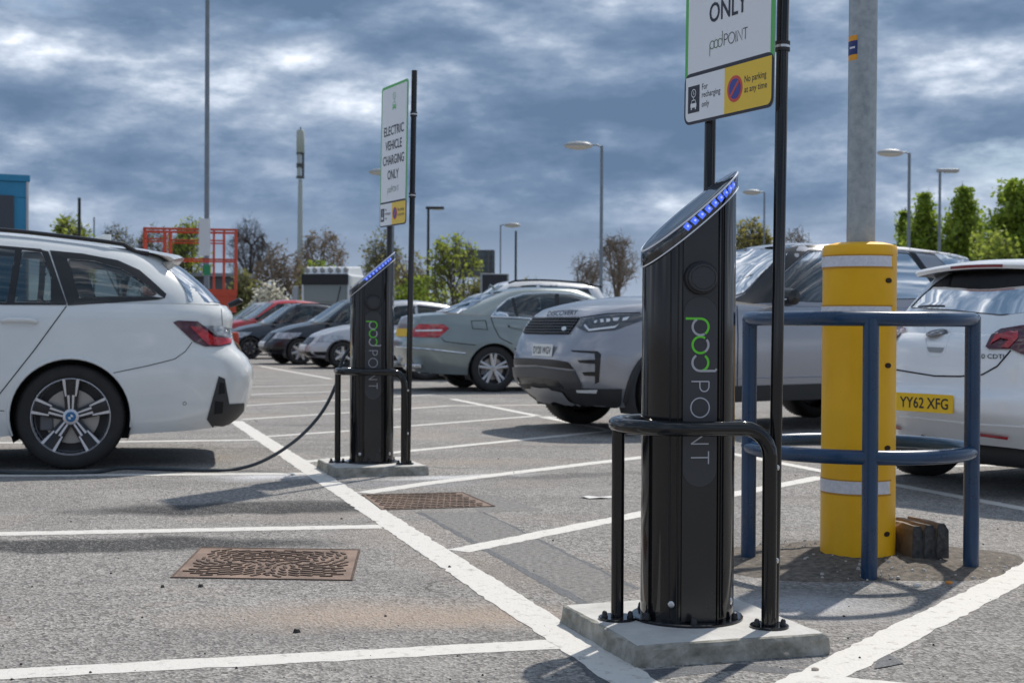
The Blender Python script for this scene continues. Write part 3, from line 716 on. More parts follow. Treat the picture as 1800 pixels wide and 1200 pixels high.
    pl(sq(-.026, -.012, ic-.026, ic-.019), Z, .0004, 'pictogram', SIGN_WHITE); pl(sq(.012, .026, ic-.026, ic-.019), Z, .0004, 'pictogram', SIGN_WHITE)
    # lower strip
    pl(sq(-0.219, -0.152, 0.036, 0.122), Z-0.0003, 0.0004, 'pictogram', NAVY_TXT); cx_ = -0.1855
    global_Z = Z; Z = Z+0.0006
    strokes([arc(cx_, 0.098, 0.0125, 0, 360, 16), [(cx_, 0.0855), (cx_, 0.076)], [(cx_, .104), (cx_-.003, .098), (cx_+.003, .098), (cx_, .092)], [(cx_-.014, .066), (cx_-.009, .076), (cx_+.009, .076), (cx_+.014, .066)]], 0.0026, SIGN_WHITE, 'pictogram')
    pl(rrect(cx_-.017, cx_+.017, .052, .066, .003), Z, .0003, 'pictogram', SIGN_WHITE); pl(sq(cx_-.015, cx_-.009, .046, .053), Z, .0003, 'pictogram', SIGN_WHITE); pl(sq(cx_+.009, cx_+.015, .046, .053), Z, .0003, 'pictogram', SIGN_WHITE)
    Z = global_Z
    for s, cy_, ww, hh in (('For', 0.112, 0.032, 0.019), ('recharging', 0.084, 0.104, 0.025), ('only', 0.054, 0.042, 0.024)): txt(s, -0.138+ww/2, cy_, ww, hh, bold=0.008)
    for s, cy_, ww, hh in (('No parking', 0.098, 0.112, 0.027), ('at any time', 0.066, 0.116, 0.025)): txt(s, 0.096+ww/2, cy_, ww, hh, bold=0.008)
    b = MB(); b.lathe([(0.041, 0), (0.041, 0.0004)], 36, M @ Matrix.Translation((0.045, 0.080, Z-0.0004))); b.build('prohibition_roundel', SIGN_RED, root)
    b = MB(); b.lathe([(0.031, 0), (0.031, 0.0004)], 36, M @ Matrix.Translation((0.045, 0.080, Z+0.0002))); b.build('prohibition_roundel', SIGN_BLUE, root)
    strokes([[(0.045-.021, .080-.021), (0.045+.021, .080+.021)]], 0.009, SIGN_RED, 'prohibition_roundel').location = nS*0.001
    for p in (RP+Vector((0.012, 0.02, 0)), BP):
        for zz_ in (1.79, 2.31):
            b = MB()
            for dz in (-0.008, 0.008): b.lathe([(0.0195, -.006), (0.023, -.005), (0.023, .005), (0.0195, .006)], 16, Matrix.Translation((p.x, p.y, zz_+dz*1.2)), cap=False)
            b.build('clip', BLACK_MATT, root, smooth=True)
            b = MB(); b.lathe([(0.0205, -.004), (0.0205, .004)], 16, Matrix.Translation((p.x, p.y, zz_)), cap=False); b.build('clip_band', STEEL, root)
    return root
pl_ = make_plinth(); pl_.location = C1
po_ = make_post(); po_.location = C1+Vector((0, 0, SLABZ)); po_.rotation_euler = (0, 0, ROTZ)
ho_ = make_hoop(); ho_.location = C1
si_ = make_sign(); si_.location = C1; si_.rotation_euler = (0, R(0.55), 0)
GR = ('concrete plinths of the charging posts', 'charging posts', 'guard hoops round the charging posts', 'charging bay signs')
items = (pl_, po_, ho_, si_)
labs1 = ('grey concrete plinth under the charging post that stands beside the yellow bollard', 'black charging post with sloping top and blue lights, no cable, beside the yellow bollard',
         'black tubular guard hoop round the charging post beside the yellow bollard', 'white and yellow charging sign on black posts beside the grey lamp column')
labs2 = ('grey concrete plinth where the charging cable crosses the long white line', 'black charging post with a cable plugged in, behind the white estate car',
         'black tubular guard hoop round the charging post with the plugged-in cable', 'electric vehicle charging only sign on black posts above the post with the cable')
cats = ('plinth', 'charging post', 'guard rail', 'sign')
for o, l1, l2, c, g in zip(items, labs1, labs2, cats, GR):
    tag(o, l1, c, g); q = copy_tree(o); q.location = o.location + (C2-C1); tag(q, l2, c, g)
    if c == 'sign': q.rotation_euler = (0, R(0.75), 0)

# charging cable
pts = [C2+Vector((-0.02, 0.16, 0.98)), C2+Vector((-0.03, 0.24, 0.95))]
pts += [P(606, 625, C2.y+0.16), P(592, 672, C2.y+0.12), P(566, 724, C2.y+0.08), P(524, 770, C2.y+0.02), P(470, 806, C2.y)]
pts += [G(420, 823, .014), G(365, 826, .012), G(290, 824, .012), G(215, 822, .012), G(168, 829, .012), G(90, 830.5, .012), G(20, 830, .012), G(-60, 826, .012), G(-250, 832, .012)]
b = MB(); b.tube(smooth_path(pts, 8), 0.0115, 10)
cab = b.build('charging_cable', pm('cable_rubber', (0.035, 0.045, 0.055), 0.45), smooth=True); tag(cab, 'dark charging cable looping from the post along the ground under the estate car', 'cable')
b = MB(); b.tube([C2+Vector((-0.02, 0.125, 0.985)), C2+Vector((-0.02, 0.19, 0.975)), C2+Vector((-0.028, 0.23, 0.955))], [0.031, 0.028, 0.018], 14); b.build('plug', BLACK_MATT, cab, smooth=True)

# ------------------------------------------------------------------ yellow bollard sleeve, lamp column, blue guard
BC = G(1507, 984); BC.z = 0
YEL = pm('bollard_yellow', (0.95, 0.49, 0.004), 0.42, var=0.09, vscale=3.5, bump=0.03, bscale=30, rvar=0.12, chip=(0.30, 0.15, 0.02), chip_at=0.69, chip_scale=22)
root = empty('bollard_sleeve', BC); tag(root, 'tall yellow plastic bollard sleeve with white reflective bands round the lamp column', 'bollard')
b = MB(); b.lathe([(0.145, 0.03), (0.150, 0.034), (0.150, 0.06), (0.1485, 0.66), (0.1475, 1.24), (0.1495, 1.245), (0.1495, 1.272), (0.144, 1.284), (0.10, 1.296), (0.06, 1.298)], 64, cap=False)
b.build('sleeve', YEL, root, smooth=True)
REFL = pm('reflective_white', (0.70, 0.70, 0.74), 0.3, var=0.12, vscale=60)
def band(z0, z1, a0, a1, r, mat, name, par):
    b = MB(); n = 40; vs = []
    for i in range(n+1):
        q = R(a0+(a1-a0)*i/n)
        for z in (z0, z1): vs.append((r*math.cos(q), r*math.sin(q), z))
        for z in (z0, z1): vs.append(((r-.003)*math.cos(q), (r-.003)*math.sin(q), z))
    fs = []
    for i in range(n):
        k = 4*i; fs += [(k, k+4, k+5, k+1), (k+1, k+5, k+7, k+3), (k, k+2, k+6, k+4)]
    fs += [(0, 1, 3, 2), (4*n, 4*n+2, 4*n+3, 4*n+1)]
    b.add(vs, fs); return b.build(name, mat, par, smooth=True)
for z0, z1 in ((1.196, 1.238), (1.0, 1.036), (0.286, 0.336)):
    band(z0, z1, 95, 312, 0.1515, REFL, 'reflective_band', root)
    band(z0-0.008, z0, 93, 316, 0.1505, pm('band_edge', (0.55, 0.26, 0.01), 0.5), 'band_edge', root); band(z1, z1+0.006, 93, 316, 0.1505, pm('band_edge', (0, 0, 0)), 'band_edge', root)
for zz_ in (1.14, 0.80, 0.47, 0.125):
    q = R(306); p = Vector((0.147*math.cos(q), 0.147*math.sin(q), zz_)); d = Vector((math.cos(q), math.sin(q), 0))
    Mq = Matrix.Translation(p) @ d.to_track_quat('Z', 'Y').to_matrix().to_4x4() @ Matrix.Diagonal((0.017, 0.0105, 0.004, 1))
    Mq = Matrix.Translation(p) @ Matrix((( -math.sin(q)*0.017, 0, d.x*.004, 0), (math.cos(q)*0.017, 0, d.y*.004, 0), (0, 0.0105, 0, 0), (0, 0, 0, 1)))
    b = MB(); b.lathe([(1.0, 0.0), (1.0, 1.0), (0.8, 1.1)], 18, Mq); b.build('fixing_hole', pm('hole_brown', (0.035, 0.015, 0.004), 0.8), root)
GALV = pm('galvanised_steel', (0.27, 0.30, 0.31), 0.5, 0.55, var=1, col2=(0.46, 0.49, 0.50), vscale=28, rvar=0.15)
col = empty('lamp_column', BC); tag(col, 'thick galvanised lamp column rising out of the yellow bollard', 'lamp post')
b = MB(); b.tube([(0, 0, 0), (0.004, 0, 1.3), (0.012, 0, 4.0)], 0.0575, 28); b.tube([(0.012, 0, 4.0), (0.015, 0, 4.06), (0.025, 0, 9.0)], [0.0575, 0.042, 0.036], 20); b.build('column', GALV, col, smooth=True)
b = MB(); b.tube([(0.025, 0, 8.9), (0.2, 0, 9.05), (0.7, 0, 9.1)], 0.022, 8); b.build('arm', GALV, col, smooth=True)
b = MB(); b.lathe([(0.02, -.08), (0.13, -.06), (0.15, 0.0), (0.1, .06), (0.02, .08)], 16, Matrix.Translation((0.95, 0, 9.1)) @ Matrix.Diagonal((2.1, 1, .6, 1))); b.build('lamp_head', pm('lamp_head_grey', (0.4, 0.41, 0.42), 0.4), col, smooth=True)
def wrap(z0, z1, a0, a1, r, mat, name):
    o = band(z0, z1, a0, a1, r, mat, name, col); o.location = (0.008, 0, 0); return o
wrap(2.035, 2.135, 170, 232, 0.0592, pm('sticker_orange', (0.80, 0.33, 0.01), 0.5), 'sticker'); wrap(2.058, 2.114, 165, 233, 0.0598, pm('sticker_navy', (0.015, 0.03, 0.15), 0.5), 'sticker')
b = MB(); 
for i in range(5):
    q = R(196+i*6); b.box(-0.0004, 0.0004, -0.0024, 0.0024, -0.004, 0.004, Matrix.Translation((0.008+0.0601*math.cos(q), 0.0601*math.sin(q), 2.086)) @ Matrix.Rotation(q, 4, 'Z'))
b.build('sticker_lettering', SIGN_WHITE, col)
BLUE = pm('blue_paint', (0.007, 0.040, 0.100), 0.3, coat=0.2, var=0.2, vscale=7, bump=0.03, bscale=40, rvar=0.1, chip=(0.16, 0.17, 0.18), chip_at=0.685, chip_scale=30)
gd = empty('tubular_guard', BC); tag(gd, 'blue tubular steel guard of two rings and posts round the yellow bollard', 'guard rail')
RG = 0.445
for zz_, nm in ((0.985, 'ring'), (0.46, 'ring')):
    b = MB(); b.tube([(RG*math.cos(2*math.pi*i/72), RG*math.sin(2*math.pi*i/72), zz_) for i in range(72)], 0.0285, 16, closed=True); b.build('ring', BLUE, gd, smooth=True)
for px, py in ((1325, 978), (1535, 1024), (1693, 993)):
    p = G(px, py, 0.012)-BC; p.z = 0; p = p.normalized()*(RG+0.002)
    b = MB(); b.tube([(p.x, p.y, 0.0), (p.x, p.y, 0.985)], 0.0305, 18); o = b.build('post', BLUE, gd, smooth=True)
    if px == 1535:
        p2 = -p; b = MB(); b.tube([(p2.x, p2.y, 0.0), (p2.x, p2.y, 0.985)], 0.0305, 18); b.build('post', BLUE, gd, smooth=True)
for zz_ in (0.985, 0.46):
    q = R(-22); p = Vector((RG*math.cos(q), RG*math.sin(q), zz_)); t = Vector((-math.sin(q), math.cos(q), 0))
    b = MB(); b.tube([p-t*.0012, p+t*.0012], 0.0292, 18); b.build('weld', pm('weld_dark', (0.01, 0.025, 0.06), 0.6), gd)
# broken kerb pieces beside the bollard
KB = pm('brown_block', (0.19, 0.14, 0.10), 0.75, var=0.3, vscale=12, bump=0.5, bscale=40); KBE = pm('block_break', (0.075, 0.072, 0.07), 0.9, var=0.5, vscale=40, bump=1.0, bscale=60)
for i, (px, lab) in enumerate(((1612, 'brown concrete block touching the yellow bollard, first of three lying together'), (1634, 'brown concrete block lying between two others beside the yellow bollard'), (1656, 'brown concrete block outermost of three, next to a blue guard post'))):
    g = G(px, 988, 0.01); o = MB()
    for prof, x0 in (((0.0, 0.0), 0),):
        sec = [(-0.026, 0), (0.026, 0), (0.026, 0.11), (0.012, 0.135), (-0.016, 0.137), (-0.026, 0.118)]; nn = 9; vs = []
        for k in range(nn):
            for (x, z) in sec: vs.append((x+random.gauss(0, .0012), 0.235*k/(nn-1)+(random.gauss(0, .007) if k in (0, nn-1) else 0), z+random.gauss(0, .0012)))
        n6 = 6; o.add(vs, [(k*n6+j, k*n6+(j+1) % n6, (k+1)*n6+(j+1) % n6, (k+1)*n6+j) for k in range(nn-1) for j in range(n6)]+[tuple(range((nn-1)*n6, nn*n6))[::1]])
    ob = o.build('kerb_block', KB, bevel=0.0); ob.location = (g.x, g.y, 0.02+0.004*i); ob.rotation_euler = (0, 0, R(14)); tag(ob, lab, 'block', 'brown blocks by the bollard')
    e = MB(); e.add([(x*1.0, -0.004+random.gauss(0, .004), z) for x, z in sec]+[(0, -0.012, 0.07)]+vs[:6], [(j, (j+1) % 6, 6) for j in range(6)]+[(j, (j+1) % 6, 7+(j+1) % 6, 7+j) for j in range(6)]); e.build('broken_end', KBE, ob)
# ------------------------------------------------------------------ vehicles
def pchip(pts):
    xs = np.array([p[0] for p in pts], float); ys = np.array([p[1] for p in pts], float)
    h = np.diff(xs); d = np.diff(ys)/h; m_ = np.zeros(len(xs))
    if len(xs) > 2:
        for i in range(1, len(xs)-1):
            if d[i-1]*d[i] > 0:
                w1 = 2*h[i]+h[i-1]; w2 = h[i]+2*h[i-1]; m_[i] = (w1+w2)/(w1/d[i-1]+w2/d[i])
    m_[0] = d[0]; m_[-1] = d[-1]
    def f(x):
        x = np.clip(x, xs[0], xs[-1]); i = np.clip(np.searchsorted(xs, x)-1, 0, len(xs)-2); t = (x-xs[i])/h[i]
        return (2*t**3-3*t*t+1)*ys[i]+(t**3-2*t*t+t)*h[i]*m_[i]+(-2*t**3+3*t*t)*ys[i+1]+(t**3-t*t)*h[i]*m_[i+1]
    return f
def contour(xr, xf, w, nr, nf, k):
    """closed plan outline, k points per quarter: front centre -> left -> rear centre -> right"""
    xm = (xr+xf)/2
    def quarter(a, n):
        t = np.linspace(0, math.pi/2, 400); x = a*np.cos(t)**(2/n); y = w*np.sin(t)**(2/n)
        s = np.concatenate([[0], np.cumsum(np.hypot(np.diff(x), np.diff(y)))]); u = np.linspace(0, s[-1], k+1)
        return np.interp(u, s, x), np.interp(u, s, y)
    fx, fy = quarter(xf-xm, nf); rx, ry = quarter(xm-xr, nr)
    px = np.concatenate([xm+fx[:-1], (xm-rx[::-1])[:-1]]); py = np.concatenate([fy[:-1], ry[::-1][:-1]])
    # left half (y>0) from front to rear, then right half back
    LX = np.concatenate([px, [xr]]); LY = np.concatenate([py, [0]])
    return np.concatenate([LX, LX[-2:0:-1]]), np.concatenate([LY, -LY[-2:0:-1]])
def inside(poly, x, y):
    c = False; j = len(poly)-1
    for i in range(len(poly)):
        if (poly[i][1] > y) != (poly[j][1] > y) and x < (poly[j][0]-poly[i][0])*(y-poly[i][1])/(poly[j][1]-poly[i][1])+poly[i][0]: c = not c
        j = i
    return c
def inset(poly, w):
    k = len(poly); a = sum(poly[i][0]*poly[(i+1) % k][1]-poly[(i+1) % k][0]*poly[i][1] for i in range(k)); sg = 1 if a > 0 else -1
    o = []
    for i in range(k):
        p0, p1, p2 = Vector(poly[i-1]), Vector(poly[i]), Vector(poly[(i+1) % k])
        a1 = (p1-p0).normalized(); a2 = (p2-p1).normalized(); n1 = Vector((-a1.y, a1.x)); n2 = Vector((-a2.y, a2.x)); b = n1+n2
        if b.length < 1e-4: b = n1
        b.normalize(); l = w/max(0.35, b.dot(n1)); o.append((p1.x+b.x*l*sg, p1.y+b.y*l*sg))
    return o
def rounded(poly, r, n=4):
    o = []; k = len(poly)
    for i in range(k):
        p0, p1, p2 = Vector(poly[i-1]), Vector(poly[i]), Vector(poly[(i+1) % k])
        d0 = min(r, (p0-p1).length*.45); d2 = min(r, (p2-p1).length*.45); a = p1+(p0-p1).normalized()*d0; c = p1+(p2-p1).normalized()*d2
        for j in range(n+1):
            t = j/n; q = a*(1-t)**2+p1*2*t*(1-t)+c*t*t; o.append((q.x, q.y))
    return o
def clip_cell(poly, x0, x1, y0, y1):
    for ax, val, keep in ((0, x0, 1), (0, x1, -1), (1, y0, 1), (1, y1, -1)):
        o = []
        for i in range(len(poly)):
            a, b = poly[i-1], poly[i]; ia = (a[ax]-val)*keep >= 0; ib = (b[ax]-val)*keep >= 0
            if ia != ib:
                t = (val-a[ax])/(b[ax]-a[ax]); o.append((a[0]+(b[0]-a[0])*t, a[1]+(b[1]-a[1])*t))
            if ib: o.append(b)
        poly = o
        if len(poly) < 3: return []
    return poly

GLASS = glassy('car_glass', (0.38, 0.44, 0.44), 0.015, 0.03); GLASS_D = glassy('privacy_glass', (0.05, 0.055, 0.06), 0.015, 0.05)
GLASS_W = glassy('windscreen_glass', (0.20, 0.26, 0.26), 0.015, 0.12)
INTERIOR = pm('interior_dark', (0.016, 0.016, 0.018), 0.8); SEAT = pm('seat_fabric', (0.02, 0.02, 0.022), 0.9)
TRIM = pm('trim_black', (0.012, 0.012, 0.014), 0.25); PLAST = pm('bumper_plastic', (0.035, 0.036, 0.038), 0.6); GAPM = pm('panel_gap', (0.01, 0.01, 0.011), 0.9)
LAMP_RED = pm('lamp_red', (0.42, 0.012, 0.014), 0.08, coat=1.0, var=0.5, vscale=12); LAMP_DK = pm('lamp_dark_red', (0.075, 0.008, 0.014), 0.08, coat=1.0)
LAMP_CLR = pm('lamp_clear', (0.55, 0.57, 0.60), 0.08, 0.3, coat=1.0, var=1, col2=(0.12, 0.13, 0.14), vscale=26); LAMP_SMOKE = pm('lamp_smoke', (0.06, 0.065, 0.075), 0.06, coat=1.0)
LAMP_W = pm('lamp_white', (0.75, 0.77, 0.80), 0.15, coat=1.0)
PLATE_Y = pm('plate_yellow', (0.85, 0.52, 0.01), 0.4); PLATE_W = pm('plate_white', (0.78, 0.78, 0.76), 0.4); INK = pm('plate_ink', (0.01, 0.01, 0.01), 0.5)
def paint(name, c, metal=0.0, rough=0.3, var=0.05): return pm(name, c, rough, metal, var=var, vscale=2.5, coat=0.8)

class Car:
    def __init__(s, name, label, near_wheel_ground, which, yaw, prm, paintm, group=None, cat='car', kq=64, nv=26):
        """near_wheel_ground: world point under the near wheel's outer face; which: 'r'/'f' axle; yaw: heading of +x"""
        s.p = p = prm; s.paint = paintm; s.near = None
        f = Vector((math.cos(yaw), math.sin(yaw), 0)); l = Vector((-f.y, f.x, 0))
        side = 1 if (CO-near_wheel_ground).dot(l) > 0 else -1; s.side = side
        ax = 0.0 if which == 'r' else p['wb']
        org = near_wheel_ground - f*ax - l*side*p['track']; org.z = 0
        s.root = empty(name, org, yaw); tag(s.root, label, cat, group)
        s.M = Matrix.Translation(org) @ Matrix.Rotation(yaw, 4, 'Z'); s.Mi = s.M.inverted()
        s.lo = []; s.make_shell(kq, nv); s.holes = []
    def make_shell(s, kq, nv):
        p = s.p; zt = pchip(p['zt']); zb = pchip(p['zb']); vv = np.linspace(0, 1, nv)
        XR, XF, WW = pchip(p['xr']), pchip(p['xf']), pchip(p['w']); 
        V = []; F = []; T = []; n = 4*kq
        for v in vv:
            x, y = contour(float(XR(v)), float(XF(v)), float(WW(v)), p.get('nr', 5), p.get('nf', 4), kq)
            z0, z1 = zb(x), zt(x); z = z0+(z1-z0)*v
            fl = p.get('flare', 0.0)
            if fl:
                for xc in (0, p['wb']):
                    r_ = np.hypot(x-xc, z-p['rw']); y = y + np.sign(y)*(np.abs(y) > .5)*fl*np.exp(-((r_-p['ra']*1.05)/0.09)**2)
            V += list(zip(x, y, z))
        for i in range(nv-1):
            for j in range(n): F.append((i*n+j, i*n+(j+1) % n, (i+1)*n+(j+1) % n, (i+1)*n+j)); T.append(0)
        # deck (bonnet, boot, and the cabin floor under the glass)
        x, y = contour(float(XR(1)), float(XF(1)), float(WW(1)), p.get('nr', 5), p.get('nf', 4), kq); wref = float(WW(1)); K = 9; b0 = (nv-1)*n
        prev = [b0+j for j in range(n)]; cr = p.get('crown', 0.05)
        gx0, gx1 = p['gxr'][0][1], p['gxf'][0][1]
        for k in range(1, K+1):
            yy = y*(1-k/K); zz_ = zt(x)+cr*(1-(yy/wref)**2)*(1-np.abs(y-yy)*0)-cr*(1-(y/wref)**2)*0.0
            zz_ = zt(x)+cr*((y/wref)**2-(yy/wref)**2)
            base = len(V); V += list(zip(x, yy, zz_)); cur = [base+j for j in range(n)]
            for j in range(n):
                F.append((prev[j], prev[(j+1) % n], cur[(j+1) % n], cur[j]))
                xm = (x[j]+x[(j+1) % n])/2; T.append(1 if gx0+.05 < xm < gx1-.05 and abs(y[j])*(1-k/K) < p['gw'][0][1]-0.02 else 0)
            prev = cur
        s.V, s.F, s.T = V, F, T
        # greenhouse
        gr = pchip(p['roof']); GX0, GX1, GW = pchip(p['gxr']), pchip(p['gxf']), pchip(p['gw']); ng = p.get('ng', 18); GV = []; GF = []; GT = []
        gv = np.linspace(0, 1, ng)
        for v in gv:
            x, y = contour(float(GX0(v)), float(GX1(v)), float(GW(v)), p.get('gnr', 6), p.get('gnf', 5), kq)
            z0 = zt(x)-0.015; z1 = gr(x); GV += list(zip(x, y, z0+(z1-z0)*v))
        for i in range(ng-1):
            for j in range(n): GF.append((i*n+j, i*n+(j+1) % n, (i+1)*n+(j+1) % n, (i+1)*n+j))
        prev = [(ng-1)*n+j for j in range(n)]; gw1 = float(GW(1)); rc = p.get('rcrown', 0.05)
        for k in range(1, K+1):
            yy = y*(1-k/K); zz_ = gr(x)+rc*((y/gw1)**2-(yy/gw1)**2)
            base = len(GV); GV += list(zip(x, yy, zz_)); cur = [base+j for j in range(n)]
            for j in range(n): GF.append((prev[j], prev[(j+1) % n], cur[(j+1) % n], cur[j]))
            prev = cur
        s.GV, s.GF = GV, GF
        allv = [Vector(v) for v in V]+[Vector(v) for v in GV]; o = len(V)
        s.bvh = BVHTree.FromPolygons(allv, [f for f, t in zip(F, T) if not t]+[tuple(o+i for i in f) for f in GF])
    # --- placing details on the skin -------------------------------------------------
    def hit(s, px, py):
        o = s.Mi @ CO; d = (s.Mi.to_3x3() @ ray(px, py)).normalized()
        loc, nor, i, dist = s.bvh.ray_cast(o, d)
        if loc is None:
            c = s.Mi.to_3x3() @ (s.root.location-CO); best = None; L0 = c.length
            for t in np.linspace(L0*0.7, L0*1.35, 60):
                q = o+d*t; l2, n2, i2, d2 = s.bvh.find_nearest(q)
                if best is None or d2 < best[2]: best = (l2, n2, d2)
            loc, nor = best[0], best[1]
        if nor.dot(d) > 0: nor = -nor
        return loc, nor
    def patch(s, name, poly, mat, off=0.004, cell=None, mirror=True, parent=None, rnd=0.0, back=0.0):
        """photo-traced outline laid on the body skin as a thin solid, plus its mirror twin"""
        if rnd: poly = rounded(poly, rnd)
        xs = [q[0] for q in poly]; ys = [q[1] for q in poly]; cell = cell or max(6, (max(xs)-min(xs))/10, (max(ys)-min(ys))/10)
        vs = []; fs = []; cache = {}; bnd = []
        def vid(q):
            k = (round(q[0], 2), round(q[1], 2))
            if k not in cache: l, n = s.hit(*q); cache[k] = len(vs); vs.append(l+n*off)
            return cache[k]
        nx = int((max(xs)-min(xs))/cell)+1; ny = int((max(ys)-min(ys))/cell)+1
        for i in range(nx):
            for j in range(ny):
                c = clip_cell(poly, min(xs)+i*cell, min(xs)+(i+1)*cell, min(ys)+j*cell, min(ys)+(j+1)*cell)
                if len(c) >= 3:
                    ids = []
                    for q in c:
                        k = vid(q)
                        if not ids or (ids[-1] != k and k not in ids): ids.append(k)
                    if len(ids) >= 3: fs.append(tuple(ids))
        return s._emit(name, vs, fs, mat, mirror, parent)
    def ringp(s, name, outer, inner, mat, off=0.005, mirror=True, sub=4):
        vs = []; fs = []; k = len(outer); m = k*sub
        for i in range(k):
            for t in range(sub):
                for pl in (outer, inner):
                    a, b = pl[i], pl[(i+1) % k]; q = (a[0]+(b[0]-a[0])*t/sub, a[1]+(b[1]-a[1])*t/sub); l, n = s.hit(*q); vs.append(l+n*off)
        for i in range(m): j = (i+1) % m; fs.append((2*i, 2*j, 2*j+1, 2*i+1))
        return s._emit(name, vs, fs, mat, mirror, None)
    def _emit(s, name, vs, fs, mat, mirror, parent):
        objs = []
        for mir in ((1, -1) if mirror else (1,)):
            b = MB(); b.add([Vector((v.x, v.y*mir, v.z)) for v in vs], fs if mir == 1 else [f[::-1] for f in fs])
            objs.append(b.build(name, mat, parent or s.root, smooth=True, auto=R(60)))
        return objs
    def gap(s, pts, r=0.0035, mat=None, name='panel_gap', mirror=True, off=0.001, sub=10):
        o = []
        for a, b in zip(pts, pts[1:]):
            for t in range(sub): l, n = s.hit(a[0]+(b[0]-a[0])*t/sub, a[1]+(b[1]-a[1])*t/sub); o.append(l+n*off)
        l, n = s.hit(*pts[-1]); o.append(l+n*off)
        for mir in ((1, -1) if mirror else (1,)):
            b = MB(); b.tube([Vector((v.x, v.y*mir, v.z)) for v in o], r, 5); b.build(name, mat or GAPM, s.root, smooth=True)
    def window(s, outer, trim_px=3.0, glass=None, frame=None, mirror=True, name='side_window', rnd=5, trim=True):
        outer = rounded(outer, rnd, 3); inn = inset(outer, trim_px); s.holes.append((inset(outer, trim_px*0.5), mirror))
        if trim: s.ringp('window_frame', outer, inn, frame or TRIM, 0.004, mirror, 2)
        g = s.patch(name, inset(outer, trim_px*0.6), glass or GLASS, 0.002, mirror=mirror)
    # --- finish ------------------------------------------------------------------------
    def finish(s, floor_mat=None):
        p = s.p; rw, ra = p['rw'], p['ra']; V = [Vector(v) for v in s.V]
        # wheel arches cut out of the sides
        keep = []; cut = set()
        for f, t in zip(s.F, s.T):
            if t: continue
            c = sum((V[i] for i in f), Vector())/len(f); a = False
            for xc in (0, p['wb']):
                if math.hypot(c.x-xc, c.z-rw) < ra and abs(c.y) > p['track']-0.32: a = True
            if a: cut.update(f)
            else: keep.append(f)
        used = set(i for f in keep for i in f)
        for i in cut & used:
            v = V[i]
            for xc in (0, p['wb']):
                r_ = math.hypot(v.x-xc, v.z-rw)
                if r_ < ra*1.25: k = ra/max(r_, 1e-3); v.x = xc+(v.x-xc)*k; v.z = rw+(v.z-rw)*k
        # windows cut out of the greenhouse
        GV = [Vector(v) for v in s.GV]; gk = []; gcut = set()
        def px_of(c): return proj(s.M @ c)
        for f in s.GF:
            c = sum((GV[i] for i in f), Vector())/len(f); cut_ = False
            for poly, mir in s.holes:
                for sy in ((1, -1) if mir else (1,)):
                    q = Vector((c.x, c.y*sy, c.z)); e = 0.001
                    loc, nor, i_, d_ = s.bvh.find_nearest(q)
                    if nor is None: continue
                    w = s.M @ q
                    x, y = proj(w)
                    if inside(poly, x, y):
                        o = s.Mi @ CO; dd = q-o; l2, n2, i2, ds = s.bvh.ray_cast(o, dd.normalized())
                        if l2 is not None and (l2-q).length < 0.06: cut_ = True
            if cut_: gcut.update(f)
            else: gk.append(f)
        for i in gcut & set(j for f in gk for j in f):
            v = GV[i]; best = None
            for poly, mir in s.holes:
                for sy in ((1, -1) if mir else (1,)):
                    q = Vector((v.x, v.y*sy, v.z)); x, y = proj(s.M @ q); k = len(poly)
                    for a in range(k):
                        x0, y0 = poly[a]; x1, y1 = poly[(a+1) % k]; dx, dy = x1-x0, y1-y0; t = max(0, min(1, ((x-x0)*dx+(y-y0)*dy)/max(1e-9, dx*dx+dy*dy)))
                        d = math.hypot(x-x0-dx*t, y-y0-dy*t)
                        if best is None or d < best[0]: best = (d, x0+dx*t, y0+dy*t, sy, q)
            if best:
                l, n_ = s.hit(best[1], best[2])
                if (l-best[4]).length < 0.12: GV[i] = Vector((l.x, l.y*best[3], l.z))
        b = MB(); b.v = V; b.f = keep; b.build('body', s.paint, s.root, smooth=True, weld=True, auto=R(50))
        b = MB(); b.v = GV; b.f = gk; b.build('roof', s.paint, s.root, smooth=True, weld=True, auto=R(50))
        b = MB(); b.v = V; b.f = [f for f, t in zip(s.F, s.T) if t]; b.build('cabin_floor', INTERIOR, s.root, weld=True)
        # dark underside and wheel housings
        b = MB(); wi = p['track']-0.30
        b.box(p['xr'][0][1]+.38, p['xf'][0][1]-.3, -wi+.05, wi-.05, p['zb'][len(p['zb'])//2][1]+0.03, 0.5); b.build('underbody', PLAST, s.root)
        for xc in (0, p['wb']):
            for sy in (-1, 1):
                b = MB(); n = 20; y0, y1 = sy*wi, sy*(p['track']+0.005); vs = []
                for i in range(n+1):
                    q = R(-25+230*i/n); vs += [(xc+(ra+.004)*math.cos(q), y0, rw+(ra+.004)*math.sin(q)), (xc+(ra+.004)*math.cos(q), y1, rw+(ra+.004)*math.sin(q))]
                fs = [(2*i, 2*i+1, 2*i+3, 2*i+2) for i in range(n)]+[tuple(2*i for i in range(n+1))]
                b.add(vs, fs); b.build('arch_liner', PLAST, s.root)
                # lip round the arch, following the skin
                pts = []
                for i in range(29):
                    q = R(-18+216*i/28); x, z = xc+ra*math.cos(q), rw+ra*math.sin(q)
                    if z < p['zb'][len(p['zb'])//2][1]: continue
                    l, n_, _, _ = s.bvh.ray_cast(Vector((x, sy*3, z)), Vector((0, -sy, 0)))
                    if l: pts.append(l)
                if len(pts) > 3:
                    b = MB(); b.tube(pts, p.get('lip', 0.012), 8); b.build('arch_lip', p.get('lipmat') or s.paint, s.root, smooth=True)
